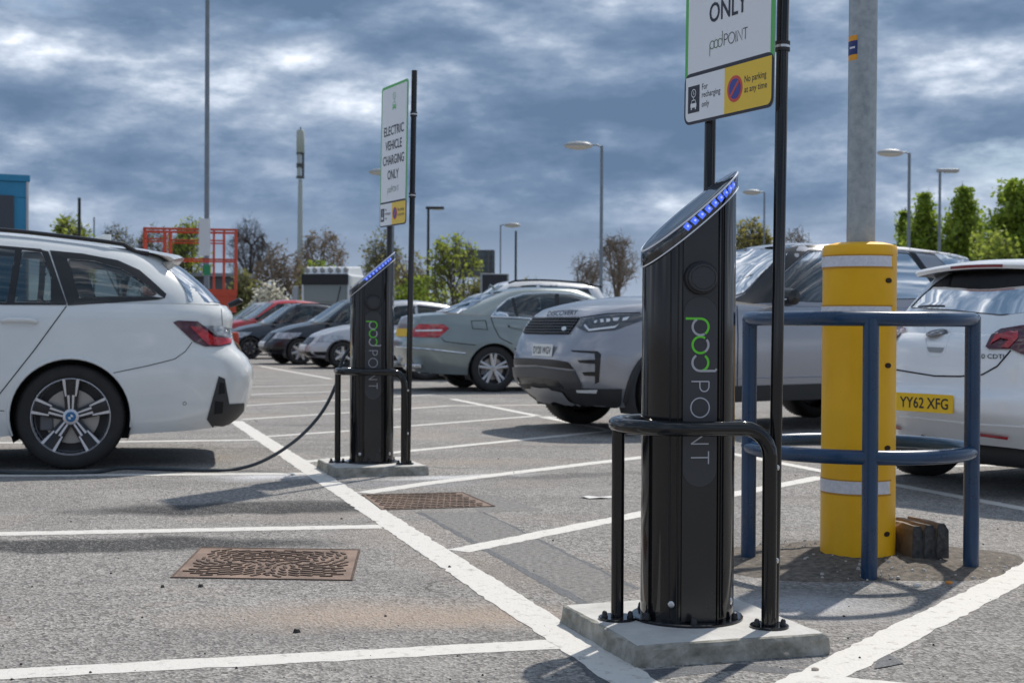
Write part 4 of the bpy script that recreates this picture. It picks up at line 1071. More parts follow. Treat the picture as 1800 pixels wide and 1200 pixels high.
        # seats
        if p.get('seats', True):
            zb_ = float(pchip(p['zt'])(1.0))
            for x in p.get('seatx', (0.55, 1.45)):
                for y in (-0.36, 0.36):
                    b = MB(); Mx = Matrix.Translation((x, y, zb_)) @ Matrix.Rotation(R(-14), 4, 'Y')
                    b.box(-.05, .06, -.23, .23, -.1, .12, Mx); b.build('seat_back', SEAT, s.root, bevel=0.03)
                    b = MB(); b.box(-.045, .045, -.12, .12, .15, .31, Mx); b.build('headrest', SEAT, s.root, bevel=0.03)
            if p.get('dash'):
                x = p['dash']; b = MB(); b.tube([(x+.0+.17*math.sin(t)*.3, -.36*1+.18*math.cos(t), zb_+.06+.18*math.sin(t)) for t in np.linspace(0, 6.28, 20)], .014, 6); b.build('steering_wheel', SEAT, s.root, smooth=True)
    def wheels(s, style, rim_r, mat, hub=None, width=0.215, mats2=None):
        p = s.p; rw = p['rw']; protos = None
        for xc in (0, p['wb']):
            for sy in (1, -1):
                if protos is None:
                    protos = make_wheel(rw, rim_r, width, style, mat, hub, mats2); w = protos
                else: w = copy_tree(protos)
                w.parent = s.root; w.location = (xc, sy*(p['track']-0.012), rw)
                w.rotation_euler = (Matrix.Rotation(R(-90)*sy, 3, 'X') @ Matrix.Rotation(R(180) if sy > 0 else 0, 3, 'Z')).to_euler()
def make_wheel(rw, rr, wd, style, mat, hubm=None, m2=None):
    """axle along local z, outer face at z=0, +z outwards"""
    b = MB(); L_ = []
    # rim barrel + spokes
    b.lathe([(rr*.985, -wd*.95), (rr*.93, -wd*.9), (rr*.90, -.07), (rr*.955, -.012), (rr*.985, -.002), (rr*1.005, -.004), (rr*1.005, -.02)], 48, cap=False)
    n, kind = style
    def spoke(a, w0, w1, r0, r1, z0, z1, th=0.022, mb=None):
        ca, sa = math.cos(a), math.sin(a); vs = []
        for r_, w_, z_ in ((r0, w0, z0), ((r0+r1)/2, (w0+w1)/2, (z0+z1)/2-.004), (r1, w1, z1)):
            for (t, zz_) in ((-w_, z_-th), (-w_, z_-.004), (-w_*.7, z_), (w_*.7, z_), (w_, z_-.004), (w_, z_-th)): vs.append((r_*ca-t*sa, r_*sa+t*ca, zz_))
        fs = [(6*i+j, 6*i+j+1, 6*i+7+j, 6*i+6+j) for i in range(2) for j in range(5)]; (mb or b).add(vs, fs)
    dark = MB()
    for i in range(n):
        a = 2*math.pi*i/n+math.pi/2
        if kind == 'twin':
            for sg in (-1, 1): spoke(a+sg*.17, .020, .020, rr*.20, rr*.96, -.012, -.006)
        elif kind == 'y5':
            for sg in (-1, 1):
                ca, sa = math.cos(a), math.sin(a); vs = []
                for (r_, t0, t1, z_) in ((rr*.20, .006, .017, -.016), (rr*.56, .008, .023, -.012)):
                    vs += [(r_*ca-sg*t0*sa, r_*sa+sg*t0*ca, z_), (r_*ca-sg*t1*sa, r_*sa+sg*t1*ca, z_)]
                b.add(vs, [(0, 1, 3, 2)])
                vs = []
                for (r_, t0, t1, z_) in ((rr*.53, .026, .036, -.010), (rr*.96, .034, .054, -.004)):
                    vs += [(r_*ca-sg*t0*sa, r_*sa+sg*t0*ca, z_), (r_*ca-sg*t1*sa, r_*sa+sg*t1*ca, z_)]
                b.add(vs, [(0, 1, 3, 2)])
            spoke(a, .034, .056, rr*.1, rr*.95, -.022, -.0105, mb=dark)
        else: spoke(a, .034, .026, rr*.15, rr*.96, -.012, -.006)
    ro = b.build('wheel', mat, None, smooth=True)
    if kind == 'y5': dark.lathe([(rr*.96, -.012), (rr*.93, -.03), (rr*.91, -.1)], 40, cap=False); dark.build('spoke', m2 or TRIM, ro, smooth=True)
    t = MB(); so = 0.010
    prof = [(rr*.97, -wd+.015), (rr*1.03, -wd-.0), (rw*.90, -wd-.006), (rw*.975, -wd+.012), (rw, -wd*.80), (rw+.001, -wd*.5), (rw, -wd*.2), (rw*.978, -.008), (rw*.93, .006), (rw*.84, so), (rr*1.06, .006), (rr*1.0, -.002), (rr*.985, -.012)]
    t.lathe(prof, 64, cap=False); t.build('tyre', RUBBER, ro, smooth=True, auto=R(60))
    g = MB()
    for k in range(72):
        q = 2*math.pi*k/72; Mq = Matrix.Rotation(q, 4, 'Z') @ Matrix.Translation((rw*.988, 0, -.012)); g.box(-.004, .0035, -.0035, .0035, -.012, .008, Mq)
    tg = g.build('tread_groove', pm('groove', (0.008, 0.008, 0.008), 0.9), ro); tg['kind'] = 'stuff'
    h = MB(); h.lathe([(rr*.21, -.02), (rr*.20, -.010), (rr*.14, -.006), (0.0, -.005)], 24); ho = h.build('hub', mat, ro, smooth=True)
    c = MB(); c.lathe([(.034, -.006), (.033, -.001), (0, 0.0)], 20); c.build('hub_cap', hubm or mat, ro, smooth=True)
    d = MB(); d.lathe([(rr*.70, -.075), (rr*.70, -.068), (rr*.3, -.068)], 36); d.build('brake_disc', pm('brake_disc', (0.36, 0.34, 0.32), 0.4, 0.7), ro)
    k = MB(); k.box(-rr*.78, -rr*.45, -.09, .09, -.085, -.05); k.build('brake_caliper', pm('caliper', (0.12, 0.12, 0.13), 0.5), ro, bevel=0.008)
    k = MB(); k.lathe([(rr*.93, -.10), (0.01, -.10)], 36, cap=False); k.build('wheel_shade_back_plate', BLACK_MATT, ro)  # black disc added as the shade behind the spokes
    return ro
def plate(car, poly, text, mat, name='number_plate', tpad=0.86, th=0.62):
    """flat plate on the skin at the traced corner pixels (tl,tr,br,bl)"""
    hs = [car.hit(*q) for q in poly]; c = sum((h[0] for h in hs), Vector())/4; n = sum((h[1] for h in hs), Vector()); n.z *= 0.3; n.normalize()
    # rebuild as a true flat rectangle: width axis horizontal
    ax = Vector((0, 0, 1)).cross(n).normalized(); up = n.cross(ax)
    w = abs((hs[1][0]-hs[0][0]).dot(ax)+(hs[2][0]-hs[3][0]).dot(ax))/2; h = abs((hs[0][0]-hs[3][0]).dot(up)+(hs[1][0]-hs[2][0]).dot(up))/2
    mx_ = max([0.0]+[((l-c).dot(n)) for l in [car.bvh.ray_cast(c+n*0.6+ax*w*i/2+up*h*k/2, -n)[0] for i in (-1, -.5, 0, .5, 1) for k in (-1, 0, 1)] if l])
    c = c+n*(mx_+0.006)
    M = Matrix(((ax.x, up.x, n.x, c.x), (ax.y, up.y, n.y, c.y), (ax.z, up.z, n.z, c.z), (0, 0, 0, 1)))
    b = MB(); b.prism(rrect(-w/2, w/2, -h/2, h/2, h*.08), 0.004, M @ Matrix.Translation((0, 0, -.002))); o = b.build(name, mat, car.root)
    if text:
        v, f = text_fit(text, w*tpad, h*th, M @ Matrix.Translation((0, 0, .0035)), 0.012); t = MB(); t.add(v, f); t.build('plate_lettering', INK, o)
    return M, w, h
def scaled(pts, ox, oy, s): return [(ox+x/s, oy+y/s) for x, y in pts]

# ---- white estate plugged in on the left ------------------------------------------------
WHITE = paint('estate_white', (0.72, 0.735, 0.73), rough=0.22, var=0.03)
yawB = math.pi + R(12.5)
bmw = Car('estate_car', 'white estate car with blacked-out roof rail and alloy wheels, charging from the post cable', G(123.7, 826), 'r', yawB,
    dict(wb=2.95, rw=0.345, ra=0.385, track=0.93, nr=7, nf=4, crown=0.03,
         zt=[(-1.25, 1.03), (-1.1, 1.07), (-0.6, 1.085), (0, 1.085), (1.5, 1.07), (2.3, 1.06), (3.0, 1.0), (3.7, 0.85)],
         zb=[(-1.25, 0.30), (-1.05, 0.27), (-0.6, 0.235), (0, 0.22), (2.5, 0.21), (3.7, 0.25)],
         xr=[(0, -1.03), (0.06, -1.10), (0.2, -1.165), (0.42, -1.19), (0.56, -1.15), (0.66, -1.07), (0.8, -1.04), (0.92, -1.05), (1, -1.01)],
         xf=[(0, 3.5), (0.4, 3.78), (0.8, 3.72), (1, 3.6)], w=[(0, 0.90), (0.15, 0.935), (0.45, 0.955), (0.7, 0.945), (0.9, 0.925), (1, 0.885)],
         gxr=[(0, -1.0), (0.5, -0.86), (0.85, -0.70), (1, -0.60)], gxf=[(0, 2.35), (0.5, 1.95), (1, 1.45)],
         gw=[(0, 0.875), (0.3, 0.84), (0.7, 0.76), (0.92, 0.69), (1, 0.64)], roof=[(-1.0, 1.30), (-0.75, 1.375), (-0.5, 1.425), (0, 1.49), (0.5, 1.535), (1.0, 1.55), (1.6, 1.53), (2.3, 1.3)], rcrown=0.05, gnr=4.5,
         lip=0.010, flare=0.008, dash=1.9, seatx=(0.75, 1.65)), WHITE)
Z1 = lambda pts: scaled(pts, 0, 380, 2.609)
bmw.window(Z1([(310, 198), (430, 208), (560, 245), (640, 295), (722, 357), (700, 368), (362, 374)]), 1.2, name='quarter_window', rnd=6)
bmw.window(Z1([(-300, 120), (75, 150), (34, 397), (-300, 397)]), 1.2, rnd=3)
bmw.window(Z1([(100, 162), (188, 168), (236, 282), (236, 399), (62, 399)]), 1.2, rnd=4)
# black bodywork round the glass, laid in strips between the panes
bmw.patch('window_surround', Z1([(228, 158), (380, 173), (540, 203), (640, 248), (700, 300), (762, 357), (755, 377), (725, 358), (642, 294), (560, 243), (430, 206), (306, 196)]), TRIM, 0.0045, 8)
bmw.patch('window_surround', Z1([(228, 158), (308, 197), (364, 375), (702, 369), (756, 376), (720, 384), (312, 410)]), TRIM, 0.0045, 8)
bmw.patch('window_surround', Z1([(186, 155), (222, 163), (306, 402), (236, 402), (236, 282)]), TRIM, 0.0045, 8)
bmw.patch('window_surround', Z1([(75, 148), (102, 150), (62, 400), (34, 400)]), TRIM, 0.0045, 8)
bmw.patch('window_surround', Z1([(-300, 110), (190, 152), (190, 168), (75, 152), (-300, 124)]), TRIM, 0.0045, 8)
bmw.patch('window_surround', Z1([(-300, 396), (300, 398), (308, 408), (-300, 406)]), TRIM, 0.005, 8)
bmw.patch('tail_lamp', Z1([(793, 487), (815, 478), (905, 482), (945, 510), (985, 545), (1062, 560), (1058, 585), (1010, 598), (940, 598), (890, 578)]), LAMP_DK, 0.006, 5)
bmw.patch('tail_lamp', Z1([(868, 505), (918, 505), (975, 553), (1060, 562), (1056, 582), (1000, 594), (950, 590)]), LAMP_RED, 0.010, 5)
bmw.patch('reversing_lamp', Z1([(935, 503), (1000, 503), (1062, 515), (1058, 553), (990, 545)]), LAMP_CLR, 0.007, 5)
bmw.patch('air_vent', Z1([(1002, 733), (1030, 745), (1050, 860), (1118, 856), (1116, 905), (1060, 970), (978, 972), (948, 930)]), PLAST, 0.006, 5)
bmw.patch('vent_recess', Z1([(1006, 760), (1026, 765), (1030, 810), (1000, 815)]), GAPM, 0.009, 5); bmw.patch('vent_recess', Z1([(985, 845), (1022, 850), (1018, 900), (980, 905)]), GAPM, 0.009, 5)
bmw.gap(Z1([(305, 412), (160, 610), (-10, 825)])); bmw.gap(Z1([(520, 718), (680, 685), (800, 655), (850, 620), (880, 578)]), 0.0025); bmw.gap(Z1([(1015, 425), (1020, 500)]), 0.002)
bmw.gap(Z1([(-20, 890), (20, 892)]), 0.0025)
h_ = bmw.hit(*Z1([(847, 858)])[0]); 
for sy in (1, -1):
    b = MB(); b.lathe([(.013, 0), (.012, .002), (.009, .001)], 18, Matrix.Translation((h_[0].x, h_[0].y*sy, h_[0].z)) @ Vector((h_[1].x, h_[1].y*sy, h_[1].z)).to_track_quat('Z', 'Y').to_matrix().to_4x4(), cap=False); b.build('parking_sensor', LAMP_SMOKE, bmw.root, smooth=True)
# door handle
for sy in (1, -1):
    pts = []; 
    for x_, y_ in ((5, 482), (40, 478), (90, 478), (140, 480), (172, 486)):
        l, n = bmw.hit(*Z1([(x_, y_)])[0]); q = l+n*(0.030 if 20 < x_ < 150 else 0.008); pts.append(Vector((q.x, q.y*sy, q.z)))
    b = MB(); b.tube(smooth_path(pts, 4), [0.012]+[0.016]*15+[0.010], 8); b.build('door_handle', WHITE, bmw.root, smooth=True)
# roof rails, spoiler, fin aerial, rear wiper pod, exhaust
for sy in (1, -1):
    gr = pchip(bmw.p['roof']); b = MB(); b.tube([(x, sy*(0.62-0.02*(x < -.3)), float(gr(x))+(.035 if -.38 < x < 1.3 else 0.0)) for x in np.linspace(-0.48, 1.45, 24)], 0.015, 8); b.build('roof_rail', TRIM, bmw.root, smooth=True)
b = MB(); vs = []
for (x, z, w) in ((-0.10, 1.478, .60), (-0.40, 1.452, .61), (-0.66, 1.408, .62), (-0.69, 1.390, .62), (-0.66, 1.375, .60), (-0.45, 1.36, .56)):
    for t in np.linspace(-1, 1, 15): vs.append((x-0.02+0.06*t*t*(1 if x < -.55 else .3), w*t, z+0.034*(1-t*t)))
b.add(vs, [(15*i+j, 15*i+j+1, 15*i+16+j, 15*i+15+j) for i in range(5) for j in range(14)]); b.build('spoiler', WHITE, bmw.root, smooth=True, auto=R(50))
b = MB(); b.prism([(0, 0), (0.20, 0.0), (0.06, 0.055), (0.0, 0.06)], 0.03, Matrix.Translation((-0.20, 0.015, 1.53)) @ Matrix.Rotation(R(90), 4, 'X')); b.build('roof_aerial', WHITE, bmw.root, bevel=0.006)
b = MB(); b.tube([(-1.02, 0.2, 1.085), (-1.10, 0.2, 1.12), (-1.12, 0.2, 1.115)], [.02, .024, .012], 8); b.build('rear_wiper', TRIM, bmw.root, smooth=True)
for y in (0.58, -0.58):
    b = MB(); b.tube([(-0.85, y, .345), (-1.045, y, .345)], .045, 18); b.build('exhaust_tip', CHROME, bmw.root, smooth=True)
# rear screen: black glazed panel on the raked tail
def rear_panel(car, x_of, z0, z1, w0, w1, mat, name, out=0.006, n=12, bulge=0.0):
    b = MB(); vs = []
    for i in range(n+1):
        t = i/n; z = z0+(z1-z0)*t; w = w0+(w1-w0)*t
        for k in range(n+1):
            y = -w+2*w*k/n; l, nn, _, _ = car.bvh.ray_cast(Vector((x_of, y, z)), Vector((1 if x_of < 0 else -1, 0, 0)))
            vs.append((l+nn*(out if nn.x*(-1 if x_of < 0 else 1) > 0 else -out)) if l else Vector((0, y, z)))
    b.add(vs, [((n+1)*i+k, (n+1)*i+k+1, (n+1)*(i+1)+k+1, (n+1)*(i+1)+k) for i in range(n) for k in range(n)]); return b.build(name, mat, car.root, smooth=True)
rear_panel(bmw, -3, 1.10, 1.36, 0.74, 0.60, GLASS_D, 'rear_window'); rear_panel(bmw, -3, 0.72, 0.83, 0.26, 0.26, PLATE_Y, 'number_plate', 0.002)
BMWBLUE = pm('hub_blue', (0.02, 0.14, 0.32), 0.3)
bmw.wheels((5, 'y5'), 0.252, pm('diamond_cut', (0.62, 0.62, 0.66), 0.25, 0.7), BMWBLUE, 0.225, pm('rim_black', (0.014, 0.014, 0.018), 0.25))
for w in [o for o in bmw.root.children if o.name.startswith('wheel') and 'back_plate' not in o.name]:
    for q0 in (0, 180):
        b = MB(); b.prism([(0, 0)]+arc(0, 0, .017, q0, q0+90, 6), .0008, Matrix.Translation((0, 0, .0004))); b.build('emblem', LAMP_W, w)
bmw.finish()

# ---- grey-green saloon --------------------------------------------------------------------
SAL = paint('saloon_grey_green', (0.255, 0.295, 0.29), 0.35, 0.28)
yawM = R(17)
mer = Car('saloon_car', 'grey green saloon car with chrome window trim and long red tail lamps', G(868, 689), 'r', yawM,
    dict(wb=2.95, rw=0.335, ra=0.375, track=0.92, nr=4.2, nf=4, crown=0.05,
         zt=[(-1.25, 1.03), (-1.0, 1.09), (-0.5, 1.115), (0, 1.10), (1, 1.075), (2.0, 1.06), (2.8, 1.0), (3.9, 0.85)],
         zb=[(-1.25, 0.34), (-0.9, 0.27), (0, 0.24), (2.5, 0.22), (3.9, 0.25)],
         xr=[(0, -1.03), (0.2, -1.16), (0.45, -1.24), (0.56, -1.235), (0.62, -1.18), (0.9, -1.13), (1, -1.09)], xf=[(0, 3.6), (0.4, 3.85), (1, 3.6)],
         w=[(0, 0.89), (0.2, 0.925), (0.5, 0.945), (0.8, 0.925), (1, 0.87)],
         gxr=[(0, -0.72), (0.4, -0.42), (0.8, 0.0), (1, 0.25)], gxf=[(0, 2.5), (0.5, 2.05), (1, 1.5)], gnr=3.6,
         gw=[(0, 0.86), (0.4, 0.78), (0.85, 0.68), (1, 0.62)], roof=[(-0.75, 1.36), (0.0, 1.43), (0.4, 1.47), (0.9, 1.50), (1.5, 1.49), (2.4, 1.3)], rcrown=0.04, lip=0.012, flare=0.01, dash=2.0, seatx=(0.85, 1.75)), SAL, kq=56)
Z2 = lambda pts: scaled(pts, 690, 480, 5.456)
SIDE = [(950, 412), (1000, 345), (1100, 258), (1250, 208), (1473, 196), (1700, 205), (1900, 250), (2080, 470), (1473, 448)]
mer.window(Z2([(958, 410), (1005, 345), (1105, 262), (1140, 250), (1185, 424)]), 0.6, rnd=1, trim=False)
mer.window(Z2([(1165, 240), (1250, 214), (1473, 202), (1560, 204), (1560, 448), (1210, 430)]), 0.6, rnd=1, trim=False)
mer.window(Z2([(1590, 208), (1700, 214), (1880, 255), (2020, 440), (2040, 462), (1590, 450)]), 0.6, rnd=1, trim=False)
mer.patch('door_pillar', Z2([(1138, 245), (1166, 236), (1212, 436), (1184, 432)]), TRIM, 0.004, 6); mer.patch('door_pillar', Z2([(1556, 200), (1596, 204), (1596, 452), (1556, 450)]), TRIM, 0.004, 6)
mer.gap(Z2([(945, 418), (1000, 338), (1100, 250), (1250, 202), (1473, 190), (1700, 202), (1880, 245)]), 0.013, CHROME, 'chrome_trim', off=0.004); mer.gap(Z2([(945, 420), (1200, 432), (1473, 452), (2050, 470)]), 0.013, CHROME, 'chrome_trim', off=0.004)
mer.window(Z2([(400, 372), (850, 165), (990, 195), (620, 398)]), 0.8, GLASS_W, name='rear_window', mirror=True, rnd=2)
mer.patch('tail_lamp', Z2([(190, 545), (250, 490), (490, 490), (545, 530), (440, 620), (185, 612)]), LAMP_RED, 0.008, 4); mer.patch('lamp_light_bar', Z2([(225, 545), (480, 540), (470, 556), (225, 560)]), LAMP_W, 0.016, 4)
mer.gap(Z2([(20, 705), (160, 712), (450, 740), (700, 770)]), 0.012, CHROME, 'bumper_strip', off=0.004)
mer.gap(Z2([(945, 430), (975, 520), (1030, 620), (1150, 680)]), 0.006); mer.gap(Z2([(470, 620), (500, 655), (700, 680), (800, 690)]), 0.005)
mer.ringp('fuel_flap_seam', Z2([(752, 455), (895, 450), (915, 545), (765, 535)]), Z2([(760, 461), (888, 457), (907, 539), (771, 529)]), GAPM, 0.002)
mer.patch('door_handle', Z2([(1110, 490), (1180, 492), (1260, 525), (1240, 540), (1120, 520)]), SAL, 0.03, 5); mer.gap(Z2([(1110, 508), (1265, 532)]), 0.012, GAPM, 'handle_gap_shade', off=0.01)  # dark bar under the handle paints in the shade of its gap
b = MB(); b.tube([(0.28, 0, 1.50), (0.20, 0, 1.57), (0.18, 0, 1.50)], [.03, .012, .01], 8); b.build('roof_aerial', SAL, mer.root, smooth=True)
plate(mer, Z2([(62, 530), (150, 535), (150, 610), (58, 605)]), None, PLATE_Y)
for y in (0.55, -0.55):
    b = MB(); b.box(-1.24, -1.0, y-.09, y+.09, .33, .40); b.build('exhaust_tip', CHROME, mer.root, bevel=0.02)
mer.wheels((5, 'twin'), 0.225, ALLOY, None, 0.23); mer.finish()

# ---- silver grey SUV ------------------------------------------------------------------------
SUVP = paint('suv_silver_grey', (0.33, 0.34, 0.375), 0.45, 0.28)
yawD = math.pi + R(26)
dis = Car('suv', 'silver grey SUV with black roof pillars, mesh grille and white front plate', G(1190, 767), 'f', yawD,
    dict(wb=2.80, rw=0.375, ra=0.425, track=0.95, nr=5, nf=4.2, crown=0.09,
         zt=[(-1.1, 1.10), (0, 1.14), (1.7, 1.14), (2.3, 1.16), (2.8, 1.15), (3.2, 1.12), (3.5, 1.07), (3.75, 1.0)],
         zb=[(-1.1, 0.40), (-.7, 0.32), (0, 0.31), (2.5, 0.28), (3.3, 0.25), (3.75, 0.29)],
         xr=[(0, -0.95), (0.3, -1.05), (0.6, -1.05), (1, -1.0)], xf=[(0, 3.46), (0.12, 3.60), (0.3, 3.69), (0.5, 3.70), (0.68, 3.66), (0.85, 3.58), (0.95, 3.50), (1, 3.42)],
         w=[(0, 0.92), (0.2, 0.955), (0.5, 0.965), (0.8, 0.955), (0.94, 0.93), (1, 0.895)],
         gxr=[(0, -0.98), (0.6, -0.95), (1, -0.92)], gxf=[(0, 2.30), (0.5, 1.85), (0.85, 1.52), (1, 1.32)], gnr=7, gnf=4.5,
         gw=[(0, 0.885), (0.4, 0.85), (0.8, 0.79), (0.95, 0.75), (1, 0.70)], roof=[(-1.0, 1.62), (-0.5, 1.69), (0.3, 1.735), (0.9, 1.735), (1.35, 1.70), (1.8, 1.55), (2.3, 1.3)], rcrown=0.045, lip=0.03, lipmat=PLAST, flare=0.012, dash=1.95, seatx=(0.6, 1.5)), SUVP, kq=60)
Z4 = lambda pts: scaled(pts, 1280, 400, 2.61)
Z8 = lambda pts: scaled(pts, 920, 480, 4.286)
dis.patch('window_surround', Z4([(20, 332), (75, 305), (262, 98), (330, 82), (800, 84), (1050, 118), (1175, 135), (1100, 148), (800, 104), (370, 106), (225, 230), (215, 345), (60, 350)]), TRIM, 0.004, 12)
dis.window(Z4([(228, 232), (372, 112), (560, 106), (560, 342), (235, 342)]), 1.5, rnd=3)
dis.window(Z4([(640, 106), (828, 118), (932, 250), (922, 327), (640, 332)]), 1.5, GLASS_D, rnd=3)
dis.patch('door_pillar', Z4([(560, 100), (640, 100), (640, 345), (560, 345)]), TRIM, 0.005, 12)
dis.patch('quarter_window', Z4([(945, 122), (1200, 148), (1060, 200), (1015, 190)]), GLASS_D, 0.005, 10); dis.patch('door_pillar', Z4([(828, 112), (858, 118), (955, 250), (925, 330), (932, 250)]), TRIM, 0.0055, 10)
dis.window(Z4([(-150, 130), (40, 92), (262, 104), (75, 300), (10, 322), (-150, 335)]), 1.5, GLASS_W, name='windscreen', rnd=3)
dis.patch('headlamp', Z8([(398, 405), (440, 345), (640, 318), (900, 305), (900, 355), (690, 430), (480, 445)]), LAMP_SMOKE, 0.006, 6)
for q in ([(460, 400), (470, 388), (500, 425), (690, 400), (720, 385), (690, 415), (495, 440)], [(580, 352), (605, 350), (608, 372), (585, 376)], [(625, 348), (655, 346), (652, 368), (628, 372)], [(675, 343), (725, 338), (712, 362), (678, 364)], [(750, 340), (800, 330), (780, 355), (745, 362)], [(535, 366), (560, 358), (555, 376), (538, 382)]):
    dis.patch('lamp_light_bar', Z8(q), LAMP_W, 0.012, 4)
dis.patch('grille', Z8([(175, 335), (432, 335), (345, 462), (130, 460)]), TRIM, 0.006, 6, rnd=2)
mesh_mat = pm('grille_bar', (0.05, 0.05, 0.055), 0.3)
for i in range(6):
    t = (i+.5)/6; dis.gap(Z8([(175-45*t, 335+125*t), (432-87*t, 335+127*t)]), 0.007, mesh_mat, 'grille_bar', off=0.012, sub=6)
for i in range(11):
    t = (i+.5)/11; dis.gap(Z8([(175+257*t, 337), (130+215*t, 460)]), 0.005, mesh_mat, 'grille_bar', off=0.012, sub=4)
dis.patch('badge', Z8([(300, 415), (330, 408), (338, 430), (315, 444), (298, 435)]), LAMP_W, 0.02, 4, mirror=False, rnd=3)
plate(dis, Z8([(92, 533), (236, 540), (228, 632), (84, 618)]), 'DY20 WGV', PLATE_W, tpad=0.88)
dis.patch('lower_grille', Z8([(66, 640), (230, 650), (340, 670), (385, 725), (66, 690)]), TRIM, 0.005, 6); dis.patch('bumper_bar', Z8([(62, 700), (350, 735), (385, 730), (450, 865), (330, 865), (270, 800), (64, 775)]), pm('bar_charcoal', (0.06, 0.06, 0.065), 0.35), 0.02, 6)
dis.patch('lower_grille', Z8([(64, 775), (270, 800), (335, 865), (64, 820)]), TRIM, 0.008, 6)
dis.patch('lower_bumper', Z8([(64, 820), (330, 868), (450, 868), (745, 872), (735, 985), (690, 1050), (350, 965), (70, 890)]), PLAST, 0.010, 8); dis.patch('skid_plate', Z8([(68, 842), (300, 885), (350, 950), (440, 995), (360, 992), (200, 940), (72, 885)]), pm('skid_silver', (0.45, 0.45, 0.46), 0.35, 0.5), 0.022, 6)
dis.patch('fog_lamp', Z8([(402, 872), (560, 872), (552, 898), (410, 892)]), LAMP_W, 0.016, 5)
for q in ([(360, 582), (560, 588), (585, 610), (570, 820), (540, 832), (540, 625), (535, 605), (370, 592)], [(410, 655), (540, 652), (540, 682), (425, 675)], [(445, 745), (540, 742), (540, 775), (460, 770)]): dis.patch('bumper_vent', Z8(q), TRIM, 0.008, 6)
dis.gap(Z8([(430, 335), (640, 305), (880, 298)]), 0.005); dis.gap(Z4([(40, 345), (45, 500), (40, 820)]), 0.005); dis.gap(Z4([(600, 345), (600, 820)]), 0.005)
dis.patch('sill_cladding', Z4([(-260, 735), (930, 700), (930, 790), (-260, 835)]), PLAST, 0.008, 16); dis.gap(Z4([(30, 690), (440, 682), (900, 660)]), 0.006, SUVP, 'door_crease')
# lettering along the bonnet edge
hs = [dis.hit(*q) for q in Z8([(205, 315), (430, 305)])]; a, c = hs[0][0], hs[1][0]; ax = (c-a).normalized(); nn = Vector((1, 0, 0.45)).normalized(); up = nn.cross(ax).normalized(); nn = ax.cross(up)
mid = (a+c)/2+Vector((0.03, 0, 0.012)); Mx = Matrix(((ax.x, up.x, nn.x, mid.x), (ax.y, up.y, nn.y, mid.y), (ax.z, up.z, nn.z, mid.z), (0, 0, 0, 1)))
v, f = text_fit('DISCOVERY', (c-a).length, 0.05, Mx, 0.015); b = MB(); b.add(v, f); b.build('bonnet_lettering', INK, dis.root)
for sy in (1, -1):
    b = MB(); b.lathe([(0.0, -.13), (.07, -.11), (.085, 0), (.075, .1), (.02, .13)], 16, Matrix.Translation((1.72, sy*1.06, 1.22)) @ Matrix.Rotation(R(90), 4, 'X') @ Matrix.Diagonal((0.9, 1, 1.0, 1))); b.build('door_mirror', TRIM, dis.root, smooth=True)
    b = MB(); b.tube([(1.74, sy*.9, 1.16), (1.74, sy*1.0, 1.18)], .03, 8); b.build('mirror_arm', TRIM, dis.root)
    b = MB(); b.tube([(1.76, sy*.96, 1.195), (1.805, sy*1.06, 1.195), (1.79, sy*1.15, 1.20)], .006, 6); b.build('mirror_trim', CHROME, dis.root)
b = MB(); b.prism([(0, 0), (0.16, 0.0), (0.05, 0.055), (0.0, 0.06)], 0.04, Matrix.Translation((-0.45, 0.02, 1.735)) @ Matrix.Rotation(R(90), 4, 'X')); b.build('roof_aerial', TRIM, dis.root, bevel=0.006)
dis.wheels((7, 'one'), 0.27, ALLOY, None, 0.25); dis.finish()

# ---- white hatchback, rear view ----------------------------------------------------------------
HW = paint('hatch_white', (0.80, 0.81, 0.82), 0.0, 0.25, 0.03)
fH = Vector((0.85, 0.53, 0)).normalized(); yawH = math.atan2(fH.y, fH.x)
lH = Vector((-fH.y, fH.x, 0))
plg = P(1633, 708, 8.1); nearw = Vector((plg.x, plg.y, 0)) + fH*0.85 - lH*0.86
ast = Car('hatchback_car', 'white hatchback seen from behind with yellow rear plate and dark red tail lamps', nearw, 'r', yawH,
    dict(wb=2.5, rw=0.315, ra=0.35, track=0.88, nr=3.4, nf=4, crown=0.03,
         zt=[(-0.95, 0.86), (-0.75, 0.91), (-0.4, 0.94), (0, 0.95), (1.5, 0.92), (3.3, 0.75)], zb=[(-0.95, 0.36), (-0.7, 0.30), (0, 0.22), (3.3, 0.25)],
         xr=[(0, -0.70), (0.15, -0.82), (0.3, -0.90), (0.42, -0.90), (0.5, -0.83), (0.75, -0.80), (0.92, -0.77), (1, -0.72)], xf=[(0, 3.0), (0.5, 3.25), (1, 3.1)],
         w=[(0, 0.85), (0.3, 0.90), (0.6, 0.90), (0.85, 0.88), (1, 0.83)],
         gxr=[(0, -0.70), (0.5, -0.52), (0.9, -0.35), (1, -0.28)], gxf=[(0, 2.2), (0.5, 1.75), (1, 1.2)], gnr=3.4,
         gw=[(0, 0.80), (0.4, 0.74), (0.85, 0.63), (1, 0.56)], roof=[(-0.72, 1.24), (-0.4, 1.29), (0, 1.33), (0.7, 1.36), (1.2, 1.34), (2.2, 1.15)], rcrown=0.035, lip=0.010, seatx=(0.6, 1.4)), HW, kq=56)
Z5 = lambda pts: scaled(pts, 1560, 440, 3)
ast.window(Z5([(118, 305), (180, 240), (260, 170), (330, 126), (480, 102), (760, 96), (930, 110), (1000, 300), (600, 345), (330, 318)]), 1.5, GLASS_W, name='rear_window', mirror=False, rnd=6)
hs_ = None
b = MB(); vs = []
